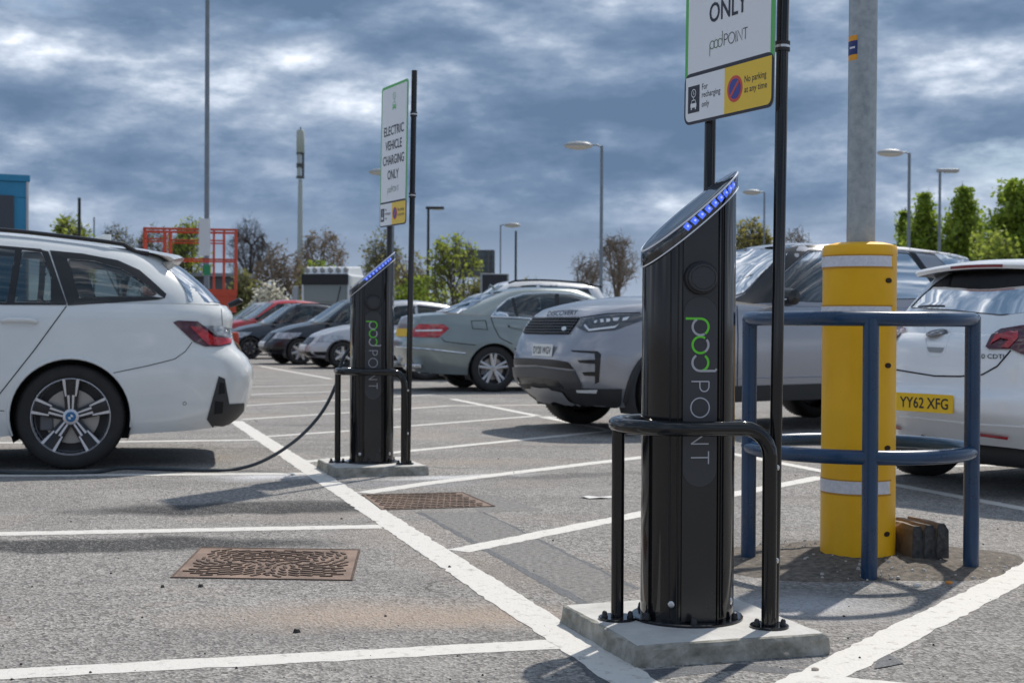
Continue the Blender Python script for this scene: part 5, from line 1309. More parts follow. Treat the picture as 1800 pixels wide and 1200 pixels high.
for (x, z, w) in ((-0.05, 1.338, .50), (-0.28, 1.328, .53), (-0.43, 1.306, .55), (-0.445, 1.290, .55), (-0.43, 1.270, .54), (-0.27, 1.262, .52)):
    for t in np.linspace(-1, 1, 17): vs.append((x+0.10*t*t*(1 if x < -.2 else .2), w*t, z+0.030*(1-t*t)))
b.add(vs, [(17*i+j, 17*i+j+1, 17*i+18+j, 17*i+17+j) for i in range(4) for j in range(16)]); b.build('spoiler', HW, ast.root, smooth=True, auto=R(50))
u_ = MB(); u_.add(vs, [(17*4+j, 17*4+j+1, 17*5+j+1, 17*5+j) for j in range(16)]); u_.build('spoiler_underside', TRIM, ast.root, smooth=True)
b = MB(); vs = []
for z in (1.258, 1.275):
    for t in np.linspace(-1, 1, 9): y = 0.19*t; vs.append((-0.452+0.10*(y/.55)**2, y, z+0.030*(1-(y/.55)**2)+.018))
b.add(vs, [(j, j+1, 10+j, 9+j) for j in range(8)]); b.build('brake_light', pm('brake_red', (0.20, 0.012, 0.01), 0.25), ast.root)
ast.patch('tail_lamp', Z5([(520, 510), (550, 450), (600, 418), (720, 398), (900, 400), (930, 540), (720, 552), (650, 522), (540, 524)]), LAMP_DK, 0.010, 6); ast.patch('tail_lamp', Z5([(545, 500), (575, 450), (690, 432), (690, 470), (640, 520), (600, 515), (640, 480), (600, 470)]), LAMP_RED, 0.016, 6)
M_, w_, h__ = plate(ast, Z5([(68, 742), (368, 768), (352, 866), (62, 836)]), 'YY62 XFG', PLATE_Y, tpad=0.84, th=0.6)
b = MB(); v, f = text_fit('20 CDTI', 0.15, 0.026, Matrix.Identity(4), 0.01)
l, n = ast.hit(*Z5([(548, 558)])[0]); n.z = 0; n.normalize(); ax = Vector((0, 0, 1)).cross(n).normalized(); Mx = Matrix(((ax.x, 0, n.x, l.x+n.x*.008), (ax.y, 0, n.y, l.y+n.y*.008), (ax.z, 1, n.z, l.z), (0, 0, 0, 1)))
b.add([Mx @ q for q in v], f); b.build('boot_lettering', INK, ast.root)
l, n = ast.hit(*Z5([(260, 440)])[0]); Mb = Matrix.Translation(l+n*.003) @ n.to_track_quat('Z', 'Y').to_matrix().to_4x4()
b = MB(); b.lathe([(.062, 0), (.062, .008), (.052, .012), (.05, .006), (.0, .006)], 28, Mb); bd = b.build('badge', pm('badge_grey', (0.22, 0.23, 0.25), 0.25, 0.8), ast.root, smooth=True)
b = MB(); b.add([Mb @ Vector(q) for q in ((-.03, -.02, .012), (-.01, .03, .012), (.03, .035, .012), (.008, .01, .012), (.035, -.01, .012), (.0, -.035, .012), (.0, -.005, .012))], [(0, 1, 2, 3), (0, 3, 4, 6), (0, 6, 5)]); b.build('emblem', LAMP_SMOKE, bd)
ast.patch('boot_handle', Z5([(210, 510), (300, 514), (285, 540), (220, 536)]), pm('handle_shade_grey', (0.30, 0.31, 0.32), 0.45), 0.004, 5, mirror=False)  # flat patch: shade of the handle recess painted in as grey
ast.gap(Z5([(195, 400), (210, 540), (230, 560), (280, 558), (300, 540), (340, 405)]), 0.002, HW, 'boot_crease', mirror=False)
ast.gap(Z5([(-60, 610), (64, 632), (250, 662), (380, 664), (500, 655), (580, 610), (650, 528)]), 0.0045, mirror=False); ast.gap(Z5([(64, 872), (370, 905), (450, 915), (720, 930), (900, 930)]), 0.006, HW, 'bumper_crease', mirror=False)
ast.patch('reflector', Z5([(448, 950), (640, 976), (636, 990), (448, 966)]), LAMP_RED, 0.012, 6)
ast.patch('wiper', Z5([(170, 305), (230, 298), (310, 300), (316, 312), (175, 314)]), TRIM, 0.02, 5, mirror=False)
b = MB(); b.tube([(-0.72, 0.1, .30), (-0.5, 0.2, .27), (-.2, .45, .27)], .05, 10); b.tube([(-0.45, -.5, .25), (-0.45, .1, .25)], .09, 10); b.build('exhaust', PLAST, ast.root, smooth=True)
ast.wheels((5, 'twin'), 0.21, ALLOY); ast.finish()

# ---- further cars: smaller in the picture, same construction --------------------------------
def small_car(name, label, px, py, which, yaw, col, wins, kind='hatch', metal=0.3, group='parked cars in the far rows', extra=None, s=1.0, wheel=(6, 'one'), rimc=None):
    hatch = dict(wb=2.46, rw=0.30, ra=0.335, track=0.82, nr=3.6, nf=3.0, crown=0.06,
        zt=[(-0.75, 0.90), (0, 0.94), (1.5, 0.92), (1.9, 0.93), (2.4, 0.86), (2.9, 0.72), (3.2, 0.62)], zb=[(-0.75, 0.32), (0, 0.22), (2.3, 0.2), (3.2, 0.26)],
        xr=[(0, -0.6), (0.4, -0.72), (1, -0.6)], xf=[(0, 3.0), (0.25, 3.16), (0.5, 3.16), (0.8, 3.02), (1, 2.9)], w=[(0, 0.79), (0.3, 0.83), (0.6, 0.84), (0.9, 0.815), (1, 0.775)],
        gxr=[(0, -0.6), (1, -0.3)], gxf=[(0, 2.15), (0.5, 1.75), (1, 1.25)], gw=[(0, 0.76), (0.5, 0.69), (0.9, 0.6), (1, 0.54)], roof=[(-0.6, 1.3), (0, 1.42), (0.7, 1.48), (1.25, 1.44), (2.1, 1.15)], ng=12, lip=0.01, seatx=(0.5, 1.2))
    prm = {k: v for k, v in hatch.items()}
    if s != 1.0:
        for k, v in prm.items():
            if k in ('wb', 'rw', 'ra', 'track'): prm[k] = v*s
            elif k in ('zt', 'zb', 'roof'): prm[k] = [(a*s, b_*s) for a, b_ in v]
            elif k in ('xr', 'xf', 'w', 'gxr', 'gxf', 'gw'): prm[k] = [(a, b_*s) for a, b_ in v]
    if extra: prm.update(extra)
    c = Car(name, label, G(px, py), which, yaw, prm, paint(name+'_paint_'+label[:12], col, metal), group, 'car', kq=34, nv=16)
    # windows set out on the body itself: side glass, windscreen
    p = prm; zt_ = pchip(p['zt']); rf = pchip(p['roof'])
    def side_poly(x0, x1, xt0, xt1, lo=0.03, hi=0.07):
        pts = []
        for x, top in ((x0, 0), (xt0, 1), (xt1, 1), (x1, 0)):
            z = float(zt_(x))+lo if not top else float(rf(x))-hi
            l, n, _, _ = c.bvh.ray_cast(Vector((x, c.side*3, z)), Vector((0, -c.side, 0)))
            pts.append(proj(c.M @ (l if l else Vector((x, c.side*.6, z)))))
        return pts
    g0, g1 = p['gxr'], p['gxf']; a0, a1 = g0[0][1]+.28*s, g1[0][1]-.32*s; t0, t1 = g0[-1][1]+.22*s, g1[-1][1]-.1*s; mb = (a0+a1)/2-.05
    for q in ((a0, mb-.03, t0, mb-.03), (mb+.03, a1, mb+.03, t1)):
        pl = side_poly(q[0], q[1], q[2], q[3])
        c.window(pl, 0.5, rnd=0.8)
    return c
def front_bits(c, lamp, grille=True, plate_col=None, gh=0.11):
    p = c.p; s = p['rw']/0.30
    def panel(y0, y1, z0, z1, mat, name, out=0.008, n=6):
        for sy in ((1, -1) if y0 != -y1 else (1,)):
            b = MB(); vs = []
            for i in range(n+1):
                for k in range(n+1):
                    y = sy*(y0+(y1-y0)*k/n); z = z0+(z1-z0)*i/n; l, nn, _, _ = c.bvh.ray_cast(Vector((6, y, z)), Vector((-1, 0, 0)))
                    if l is None: l = Vector((p['xf'][1][1]-.2, y, z)); nn = Vector((1, 0, 0))
                    if nn.x < 0: nn = -nn
                    vs.append(l+nn*out)
            b.add(vs, [((n+1)*i+k, (n+1)*i+k+1, (n+1)*(i+1)+k+1, (n+1)*(i+1)+k) for i in range(n) for k in range(n)]); b.build(name, mat, c.root, smooth=True)
    panel(.36*s, .74*s, .58*s, .72*s, lamp, 'headlamp', 0.01)
    if grille: panel(-.26*s, .26*s, .56*s-gh/2, .62*s+gh/2, TRIM, 'grille', 0.012)
    panel(-.42*s, .42*s, .27*s, .37*s, TRIM, 'lower_grille', 0.01); panel(.48*s, .68*s, .30*s, .37*s, TRIM, 'fog_lamp_recess', 0.01)
    if plate_col: panel(-.26*s, .26*s, .41*s, .51*s, plate_col, 'number_plate', 0.018)
    zt_ = pchip(p['zt']); x0, x1 = p['gxf'][0][1], p['gxf'][-1][1]
    b = MB(); vs = []; n = 10
    for i in range(n+1):
        for k in range(n+1):
            t = .06+.86*i/n; w = (p['gw'][0][1]*(1-t)+p['gw'][-1][1]*t)*.86; y = -w+2*w*k/n; z = float(zt_(x0))*(1-t)+float(pchip(p['roof'])(x1))*t
            l, nn, _, _ = c.bvh.ray_cast(Vector((6, y, z+.02)), Vector((-1, 0, 0)))
            if l is None: l = Vector((x0*(1-t)+x1*t, y, z)); nn = Vector((1, 0, 0))
            if nn.x < 0: nn = -nn
            vs.append(l+nn*.006)
    b.add(vs, [((n+1)*i+k, (n+1)*i+k+1, (n+1)*(i+1)+k+1, (n+1)*(i+1)+k) for i in range(n) for k in range(n)]); b.build('windscreen', pm('far_screen', (0.10, 0.13, 0.15), 0.06, coat=0.5), c.root, smooth=True)
    for sy in (1, -1):
        b = MB(); b.lathe([(0.0, -.09), (.05, -.08), (.06, 0), (.05, .07), (.01, .09)], 12, Matrix.Translation((x0-.35*s, sy*(p['track']+.06), float(zt_(x0-.3))+.06)) @ Matrix.Rotation(R(90), 4, 'X')); b.build('door_mirror', TRIM, c.root, smooth=True)
def roof_rails(c, mat):
    p = c.p; rf = pchip(p['roof'])
    for sy in (1, -1):
        b = MB(); b.tube([(x, sy*(p['gw'][-1][1]+.02), float(rf(x))+.03*(1 if -.1 < x < p['gxf'][-1][1]-.2 else 0)) for x in np.linspace(p['gxr'][-1][1], p['gxf'][-1][1]-.1, 16)], .02, 6); b.build('roof_rail', mat, c.root, smooth=True)
yawF = math.pi+R(24)
HLAMP = pm('far_headlamp', (0.62, 0.64, 0.66), 0.1, 0.2, coat=1, var=1, col2=(0.25, 0.26, 0.28), vscale=12)
c = small_car('hatchback_car', 'small silver hatchback with round headlamps nosing out behind the post with the cable', 603, 648, 'f', yawF, (0.52, 0.52, 0.54), None, s=1.0); front_bits(c, HLAMP, plate_col=PLATE_W); c.wheels((6, 'one'), .19, ALLOY); c.finish()
c = small_car('hatchback_car', 'dark navy hatchback with pale headlamps parked beside the small silver hatchback', 528, 641, 'f', yawF, (0.022, 0.026, 0.036), None, s=1.06); front_bits(c, HLAMP, plate_col=PLATE_W, gh=0.2); c.wheels((7, 'one'), .215, ALLOY); c.finish()
c = small_car('hatchback_car', 'dark blue grey car with black wheels parked next to the orange scissor lift', 440, 631, 'f', yawF, (0.035, 0.042, 0.056), None, s=1.03); front_bits(c, HLAMP); c.wheels((7, 'one'), .24, pm('dark_alloy', (0.05, 0.05, 0.055), 0.35, 0.6)); roof_rails(c, TRIM); c.finish()
c = small_car('hatchback_car', 'bright red car parked behind the dark blue grey car', 408, 624, 'f', yawF, (0.45, 0.018, 0.022), None, metal=0.0, s=1.16); front_bits(c, HLAMP); c.wheels((5, 'twin'), .22, ALLOY); c.finish()
c = small_car('hatchback_car', 'pale silver car at the far end of the row behind the red car', 385, 618, 'f', yawF, (0.42, 0.44, 0.48), None, s=1.18); front_bits(c, HLAMP); c.wheels((5, 'twin'), .22, ALLOY); c.finish()
c = small_car('hatchback_car', 'white car half hidden between the saloon and the charging post with the cable', 745, 663, 'f', math.pi+R(20), (0.66, 0.67, 0.69), None, metal=0.0, s=1.06); front_bits(c, HLAMP); c.wheels((5, 'twin'), .22, ALLOY); c.finish()
c = small_car('suv', 'white SUV with black roof rails parked behind the grey green saloon', 1030, 668, 'r', math.pi+R(10), (0.68, 0.69, 0.71), None, metal=0.0, s=1.16, extra=dict(roof=[(-0.75, 1.60), (0, 1.70), (0.8, 1.74), (1.45, 1.70), (2.45, 1.33)])); front_bits(c, HLAMP); c.wheels((5, 'twin'), .25, ALLOY); roof_rails(c, TRIM); c.finish()
# ------------------------------------------------------------------ background: trees, lamps, plant, buildings
BARK = pm('bark_grey', (0.10, 0.085, 0.07), 0.9, var=0.3, vscale=6); BARKD = pm('bark_dark', (0.085, 0.072, 0.065), 0.9); BARKB = pm('twig_brown', (0.20, 0.16, 0.12), 0.9)
def leafm(name, a, b):
    m = pm(name, a, 0.6, var=1, col2=b, vscale=0.9)
    t = m.node_tree; p = t.nodes['Principled BSDF']; p.inputs['Subsurface Weight'].default_value = 0.0
    tr = t.nodes.new('ShaderNodeBsdfTranslucent'); mx = t.nodes.new('ShaderNodeMixShader'); mx.inputs[0].default_value = 0.55
    src = p.inputs['Base Color'].links[0].from_socket; t.links.new(src, tr.inputs[0])
    o = [n for n in t.nodes if n.type == 'OUTPUT_MATERIAL'][0]; t.links.new(p.outputs[0], mx.inputs[1]); t.links.new(tr.outputs[0], mx.inputs[2]); t.links.new(mx.outputs[0], o.inputs[0])
    return m
L_FRESH = leafm('leaf_fresh', (0.26, 0.34, 0.04), (0.43, 0.48, 0.10)); L_GREEN = leafm('leaf_green', (0.19, 0.28, 0.03), (0.38, 0.47, 0.07))
L_OLIVE = leafm('leaf_olive', (0.15, 0.16, 0.05), (0.26, 0.25, 0.10)); L_BROWN = leafm('leaf_brown', (0.16, 0.115, 0.075), (0.27, 0.21, 0.14)); L_YEL = leafm('leaf_yellow', (0.28, 0.25, 0.05), (0.36, 0.33, 0.10)); L_BLOS = leafm('blossom', (0.55, 0.53, 0.42), (0.75, 0.73, 0.62))
def tree(name, label, px, base_y, depth, top_y, wpx, bark, leaf=None, nleaf=0, lsize=0.10, form='round', seed=0, spread=0.9, group='trees beyond the car park', cat='tree', dens=5, lev=4):
    rnd = random.Random(seed); g = P(px, 573, depth); base = Vector((g.x, g.y, 0))
    H = CAM_H + (573-top_y)/F_PX*depth; Wd = wpx/F_PX*depth/2
    segs = []; tips = []
    def path(a, c, bend, n=4):
        m = (a+c)/2+bend; return [a*(1-t)**2+m*2*t*(1-t)+c*t*t for t in [i/n for i in range(n+1)]]
    def add(a, c, r, lv, sag=0.0):
        ln = (c-a).length; bd = Vector((rnd.gauss(0, .07)*ln, rnd.gauss(0, .07)*ln, rnd.gauss(0, .05)*ln+sag*ln)); n = (5, 5, 4, 3, 2)[lv]
        pts = path(a, c, bd, n); segs.append((pts, [r*(1-.6*i/n) for i in range(n+1)], lv)); return pts
    def rv(): 
        v = Vector((rnd.gauss(0, 1), rnd.gauss(0, 1), rnd.gauss(0, 1))); return v.normalized()
    tr = max(0.05, H*.02)
    if form == 'column':
        tk = add(Vector((0, 0, 0)), Vector((0, 0, H*.96)), tr, 0)
        for i in range(150):
            z0 = H*rnd.uniform(.04, .80); a = rnd.random()*6.28; z1 = min(H*.99, z0+H*rnd.uniform(.14, .26)); t = z1/H
            rr = 1.55*Wd*max(.05, 1-((t-.35)/.66)**1.5 if t > .35 else 1)*rnd.uniform(.4, 1.0)
            pts = add(Vector((0, 0, z0)), Vector((rr*math.cos(a), rr*math.sin(a), z1)), tr*.3, 2, -.22); tips += pts[1:]
            for k in range(3):
                q = pts[rnd.choice((2, 3, 4))]; e = q+Vector((rnd.gauss(0, .12)*Wd, rnd.gauss(0, .12)*Wd, rnd.uniform(.02, .07)*H)); tips += add(q, e, tr*.12, 4)
    else:
        low = form == 'low'; cz = H*(.45 if low else .62); rz = H*(.55 if low else .40)
        def clampc(v):
            q = Vector((v.x/Wd, v.y/Wd, (v.z-cz)/rz)); l = q.length
            if l > 1: q = q/l*rnd.uniform(.82, 1.0)
            return Vector((q.x*Wd, q.y*Wd, max(.15, cz+q.z*rz)))
        if low: starts = [Vector((rnd.gauss(0, .3)*Wd, rnd.gauss(0, .3)*Wd, 0)) for _ in range(9)]
        else:
            tk = add(Vector((0, 0, 0)), Vector((rnd.gauss(0, .06)*H, rnd.gauss(0, .06)*H, H*.78)), tr, 0); starts = [tk[rnd.choice((1, 2, 2, 3, 3, 4, 5))] for _ in range(dens+4)]
        for st_ in starts:
            v = rv(); v.z = abs(v.z)*.9+.05; e = clampc(Vector((v.x*Wd*.75, v.y*Wd*.75, max(st_.z+.1*H, cz+v.z*rz*.8)))); l1 = add(st_, e, tr*.45, 1, .04)
            for j in range(dens+2):
                q = l1[rnd.choice((1, 2, 3, 4, 5))]; d = (rv()*.75+(e-st_).normalized()*.6+Vector((0, 0, .25 if form != 'willow' else -.25))).normalized()
                e2 = clampc(q+d*rnd.uniform(.28, .5)*max(Wd, rz)); l2 = add(q, e2, tr*.2, 2); tips += l2[2:]
                for k in range(5):
                    q3 = l2[rnd.choice((1, 2, 3, 4))]; d3 = (rv()*.8+(e2-q).normalized()*.7+Vector((0, 0, .2 if form != 'willow' else -.9))).normalized()
                    e3 = clampc(q3+d3*rnd.uniform(.14, .30)*max(Wd, rz)); l3 = add(q3, e3, tr*.1, 3); tips += l3[1:]
                    if lev > 3:
                        for m_ in range(3):
                            q4 = l3[rnd.choice((1, 2, 3))]; e4 = q4+(rv()*.8+(e3-q3).normalized()*.8).normalized()*rnd.uniform(.07, .16)*max(Wd, rz); l4 = add(q4, e4, tr*.06, 4); tips += l4[1:]
    root = empty(name, base); tag(root, label, cat, group)
    b = MB()
    for pts, rs, lv in segs: b.tube(pts, [max(.008, q) for q in rs], (8, 5, 4, 3, 3)[lv], caps=False)
    b.build('trunk', bark, root, smooth=True)
    if leaf and nleaf:
        rg = np.random.default_rng(seed+5); T = np.array([tuple(t) for t in tips]); idx = rg.integers(0, len(T), nleaf)
        sg = {'column': .15}.get(form, .11)*max(1, H/8); c = T[idx]+rg.normal(0, sg, (nleaf, 3))
        if form == 'willow': c[:, 2] -= rg.random(nleaf)*H*.22
        c[:, 2] = np.clip(c[:, 2], .15, H*1.01)
        u = rg.normal(size=(nleaf, 3)); u /= np.linalg.norm(u, axis=1)[:, None]; w = np.cross(u, rg.normal(size=(nleaf, 3))); w /= np.linalg.norm(w, axis=1)[:, None]
        s = (lsize*rg.uniform(.6, 1.3, nleaf))[:, None]; u *= s; w *= s*.6
        V = np.stack([c-u, c+w, c+u, c-w], 1).reshape(-1, 3); me = bpy.data.meshes.new('crown'); me.from_pydata(V.tolist(), [], np.arange(nleaf*4).reshape(-1, 4).tolist()); me.materials.append(leaf)
        o = bpy.data.objects.new('crown', me); COL.objects.link(o); o.parent = root; o['kind'] = 'stuff'
    return root
tree('leafing_tree', 'small tree with fresh green leaves beside the blue building', 125, 0, 62, 385, 78, BARK, L_FRESH, 1500, .10, seed=1)
tree('bare_tree', 'pale grey leafless tree between the blue building and the orange scissor lift', 205, 0, 95, 402, 90, BARK, L_OLIVE, 500, .08, seed=2)
tree('leafing_tree', 'slim greening tree rising behind the orange scissor lift basket', 335, 0, 70, 388, 70, BARK, L_FRESH, 1300, .10, seed=3)
tree('bare_tree', 'greyish leafless tree seen through the rails of the orange lift', 275, 0, 90, 400, 80, BARK, L_OLIVE, 700, .08, seed=31)
tree('bare_tree', 'dark leafless tree between the orange lift and the pale mast', 440, 0, 80, 388, 85, BARKD, None, 0, seed=4, dens=6)
tree('willow_tree', 'brown drooping willow beside the pale mast', 490, 0, 72, 425, 92, BARKB, L_BROWN, 2300, .08, 'willow', seed=5)
tree('budding_tree', 'dark reddish budding tree behind the white lorry cab', 566, 0, 85, 404, 92, BARKB, L_BROWN, 800, .09, seed=6)
tree('shrub', 'bright green bush below the reddish budding tree', 560, 0, 80, 462, 100, BARK, L_GREEN, 2600, .10, 'low', seed=61, cat='shrub')
tree('leafing_tree', 'olive green tree directly behind the electric vehicle sign', 665, 0, 75, 404, 80, BARKD, L_OLIVE, 1400, .09, seed=7)
tree('willow_tree', 'tan drooping willow beside the black flat headed lamp post', 718, 0, 68, 432, 75, BARKB, L_YEL, 2000, .08, 'willow', seed=8)
tree('leafing_tree', 'sparse tree with fresh green leaves in front of the grey billboard', 795, 0, 60, 415, 105, BARK, L_FRESH, 1100, .09, seed=9)
tree('shrub', 'tangled green hedge bush under the tan willow', 742, 0, 66, 488, 130, BARK, L_GREEN, 3200, .10, 'low', seed=91, cat='shrub')
tree('shrub', 'small green bush far off beside the black lamp post', 930, 0, 95, 484, 46, BARK, L_OLIVE, 900, .12, 'low', seed=10, cat='shrub')
tree('bare_tree', 'fuller leafless brown tree beside the bowl lamp post behind the SUV bonnet', 1086, 0, 60, 410, 90, BARKB, None, 0, seed=11, dens=6)
tree('bare_tree', 'thinner leafless tree beside the bowl lamp post behind the SUV bonnet', 1028, 0, 85, 440, 70, BARKB, None, 0, seed=12)
tree('leafing_tree', 'yellow green leafing tree behind the SUV windscreen', 1318, 0, 80, 383, 84, BARK, L_YEL, 2000, .11, seed=13)
tree('bare_tree', 'leafless twiggy tree between the black sign post and the yellow bollard', 1398, 0, 75, 396, 70, BARKB, None, 0, seed=14)
tree('column_tree', 'narrow upright green tree nearest the lamp column', 1590, 0, 82, 372, 52, BARK, L_GREEN, 7000, .13, 'column', seed=15, group='upright green trees')
tree('column_tree', 'upright green tree between the two slender lamp posts', 1624, 0, 78, 340, 74, BARK, L_GREEN, 11000, .13, 'column', seed=16, group='upright green trees')
tree('column_tree', 'broad upright green tree between the flat headed lamp post and the bright bush', 1693, 0, 76, 330, 96, BARK, L_GREEN, 14000, .13, 'column', seed=17, group='upright green trees')
tree('column_tree', 'largest upright green tree above the white hatchback', 1786, 0, 70, 316, 130, BARK, L_GREEN, 18000, .13, 'column', seed=18, group='upright green trees')
tree('shrub', 'bright yellow green bush between the two largest upright trees', 1742, 0, 66, 382, 90, BARK, L_FRESH, 3600, .12, 'low', seed=19, cat='shrub')
tree('shrub', 'white blossoming shrub in front of the dark mesh fence', 474, 0, 52, 497, 62, BARK, L_BLOS, 2600, .07, 'low', seed=20, cat='shrub')
tree('shrub', 'green scrubby bush between the orange lift and the blossoming shrub', 428, 0, 56, 478, 62, BARK, L_OLIVE, 1800, .09, 'low', seed=21, cat='shrub')
tree('shrub', 'olive bush behind the white car near the saloon', 830, 0, 64, 486, 80, BARK, L_OLIVE, 1800, .10, 'low', seed=22, cat='shrub')
tree('shrub', 'long low olive hedge bush behind the lorry cab', 640, 0, 78, 480, 90, BARK, L_OLIVE, 2400, .10, 'low', seed=23, cat='shrub')
b = MB(); b.add([(-300, 88, 0.004), (400, 88, 0.004), (400, 700, 0.004), (-300, 700, 0.004)], [(0, 1, 2, 3)]); tag(b.build('grass_verge', pm('rough_grass', (0.055, 0.08, 0.02), 0.95, var=0.4, vscale=0.6)), kind='structure')

# mesh fence behind the far row
fn = empty('mesh_fence', P(300, 573, 58)*1.0); fn.location.z = 0; tag(fn, 'dark green mesh fence running behind the far row of cars', 'fence')
FM = pm('fence_green', (0.02, 0.03, 0.025), 0.6); p0 = fn.location
for i in range(9):
    b = MB(); b.tube([(i*2.4, i*.25, 0), (i*2.4, i*.25, 2.0)], .035, 6); b.build('post', FM, fn)
b = MB()
for i in range(8*2*16): x = i*2.4*8/256; b.tube([(x, x*.104, .05), (x, x*.104, 1.95)], .008, 3, caps=False)
for k in range(12): z = .1+k*.165; b.tube([(0, 0, z), (19.2, 2.0, z)], .008, 3, caps=False)
o = b.build('mesh', FM, fn); o['kind'] = 'stuff'

# lamp posts: (px, top y, depth, head, side, colour, label)
PGAL = pm('post_galvanised', (0.20, 0.225, 0.25), 0.5, 0.4, var=0.15, vscale=3); PBLK = pm('post_black', (0.012, 0.012, 0.014), 0.5); HEADM = pm('lantern_grey', (0.36, 0.36, 0.35), 0.45); HEADG = pm('lantern_bowl', (0.55, 0.52, 0.45), 0.2)
def lamp(px, top, depth, head, side, m, r, label, arm=0.9):
    g = P(px, 573, depth); base = Vector((g.x, g.y, 0)); H = CAM_H+(573-top)/F_PX*depth
    root = empty('street_lamp', base); tag(root, label, 'lamp post', 'lamp posts round the car park')
    b = MB(); b.tube([(0, 0, 0), (0, 0, 1.2), (0, 0, 1.25), (0, 0, H)], [r*1.35, r*1.35, r, r*.75], 12); b.build('column', m, root, smooth=True)
    if head == 'bowl':
        b = MB(); b.tube([(0, 0, H-.04), (side*arm*.5, 0, H+.03), (side*arm, 0, H+.02)], .03, 8); b.build('arm', m, root, smooth=True)
        M = Matrix.Translation((side*(arm+.42), 0, H)) @ Matrix.Diagonal((.52, .17, .15, 1))
        b = MB(); b.lathe([(.05, 1.0), (.6, .8), (.95, .3), (1.0, 0.0)], 18, M); b.build('lantern', HEADM, root, smooth=True)
        b = MB(); b.lathe([(.98, -.02), (.85, -.5), (.5, -.85), (.05, -1.0)], 18, M); b.build('lamp_bowl', HEADG, root, smooth=True)
    elif head == 'flat':
        b = MB(); b.box(-.12 if side > 0 else -.75, .75 if side > 0 else .12, -.16, .16, H-.02, H+.10); b.build('lantern', HEADM if m is not PBLK else PBLK, root, bevel=.03)
        b = MB(); b.box(.2*side if side > 0 else -.7, .7 if side > 0 else -.2, -.12, .12, H-.05, H-.021); b.build('lamp_bowl', HEADG, root)
    return root
lamp(363, -110, 34, 'bowl', -1, PGAL, .066, 'very tall grey lamp post standing behind the orange scissor lift')
lamp(1056, 256, 50, 'bowl', -1, PGAL, .068, 'grey lamp post with bowl lantern between the two leafless trees', .4)
lamp(1342, 336, 76, 'bowl', -1, PGAL, .06, 'small distant lamp post behind the black sign post of the nearer charger', .25)
lamp(1596, 266, 54, 'bowl', -1, PGAL, .075, 'grey lamp post with bowl lantern in front of the upright green trees', .3)
lamp(1650, 298, 58, 'flat', 1, PGAL, .07, 'grey lamp post with flat lantern among the upright green trees')
lamp(752, 368, 68, 'flat', 1, PBLK, .075, 'black lamp post with flat lantern beside the tan willow')
lamp(879, 396, 88, 'bowl', 1, PGAL, .055, 'thin grey lamp post with bowl lantern beyond the grey billboard', .3)
lamp(906, 406, 80, 'none', 1, PBLK, .075, 'plain black post beside the dark framed sign')
lamp(139, 352, 60, 'none', 1, PBLK, .085, 'plain black post standing in the small leafing tree')
lamp(690, 304, 60, 'bowl', -1, PGAL, .06, 'lamp post hidden behind the electric vehicle sign, only its lantern showing', .1)
lamp(165, 386, 100, 'none', 1, PGAL, .07, 'thin pale post between the leafing tree and the bare tree')

# phone mast
g = P(527, 573, 120); ms = empty('phone_mast', (g.x, g.y, 0)); tag(ms, 'tall pale phone mast with cylindrical antenna above the lorry cab', 'mast')
MW = pm('mast_pale', (0.46, 0.48, 0.48), 0.5); MG = pm('mast_grey', (0.10, 0.105, 0.11), 0.6); zf = lambda y: CAM_H+(573-y)/F_PX*120
b = MB(); b.tube([(0, 0, 0), (0, 0, zf(330)), (0, 0, zf(318))], [.30, .2, .16], 14); b.build('pole', MW, ms, smooth=True)
b = MB(); b.lathe([(.30, zf(271)), (.34, zf(270)), (.34, zf(234)), (.25, zf(231))], 20); b.build('antenna', pm('antenna_cream', (0.46, 0.47, 0.42), 0.5), ms, smooth=True)
b = MB(); b.tube([(0, 0, zf(232)), (0, 0, zf(226))], .05, 6); b.build('lightning_rod', MG, ms)
for y0, y1 in ((274, 271), (293, 290), (297, 294), (316, 312)):
    b = MB(); b.lathe([(.28, zf(y0)), (.35, zf(y0)), (.35, zf(y1)), (.28, zf(y1))], 16); b.build('collar', MG, ms)
for y0, y1 in ((292, 274), (314, 296)):
    for q in (20, 140, 260):
        b = MB(); b.box(-.09, .09, -.1, .1, zf(y0), zf(y1), Matrix.Rotation(R(q), 4, 'Z') @ Matrix.Translation((.22, 0, 0))); b.build('radio_unit', MW if q > 100 else MG, ms)

# orange scissor lift
OR = pm('lift_orange', (0.50, 0.06, 0.022), 0.45, var=0.15, vscale=3); g = P(335, 573, 31.5); sl = empty('scissor_lift', (g.x, g.y, 0), R(12)); tag(sl, 'orange red scissor lift with railed basket parked behind the white estate car', 'lift')
def bar(pts, r, name='rail', m=None): b = MB(); b.tube(pts, r, 6); return b.build(name, m or OR, sl, smooth=True)
hx, hy, z0, z1 = 0.98, .55, 1.72, 3.02
for y in (-hy, hy):
    bar([(-hx, y, z1), (hx, y, z1)], .028); bar([(-hx, y, (z0+z1)/2), (hx, y, (z0+z1)/2)], .022); bar([(-hx, y, z1-.22), (-.55, y, z1-.22)], .018); bar([(-.4, y, z1-.24), (hx-.25, y, z1-.24)], .018)
    for x in (-hx, -.56, -.44, .5, .72, hx): bar([(x, y, z0), (x, y, z1)], .024)
for x in (-hx, hx):
    bar([(x, -hy, z1), (x, hy, z1)], .028); bar([(x, -hy, (z0+z1)/2), (x, hy, (z0+z1)/2)], .022); bar([(x, -.15, z0), (x, -.15, z1)], .022); bar([(x, .2, z0), (x, .2, z1)], .022)
b = MB(); b.box(-hx-.02, hx+.02, -hy-.02, hy+.02, z0-.14, z0); b.build('platform', OR, sl)
b = MB(); b.box(.3, hx, -hy, hy, z0-.5, z0-.14); b.build('deck_extension', OR, sl)
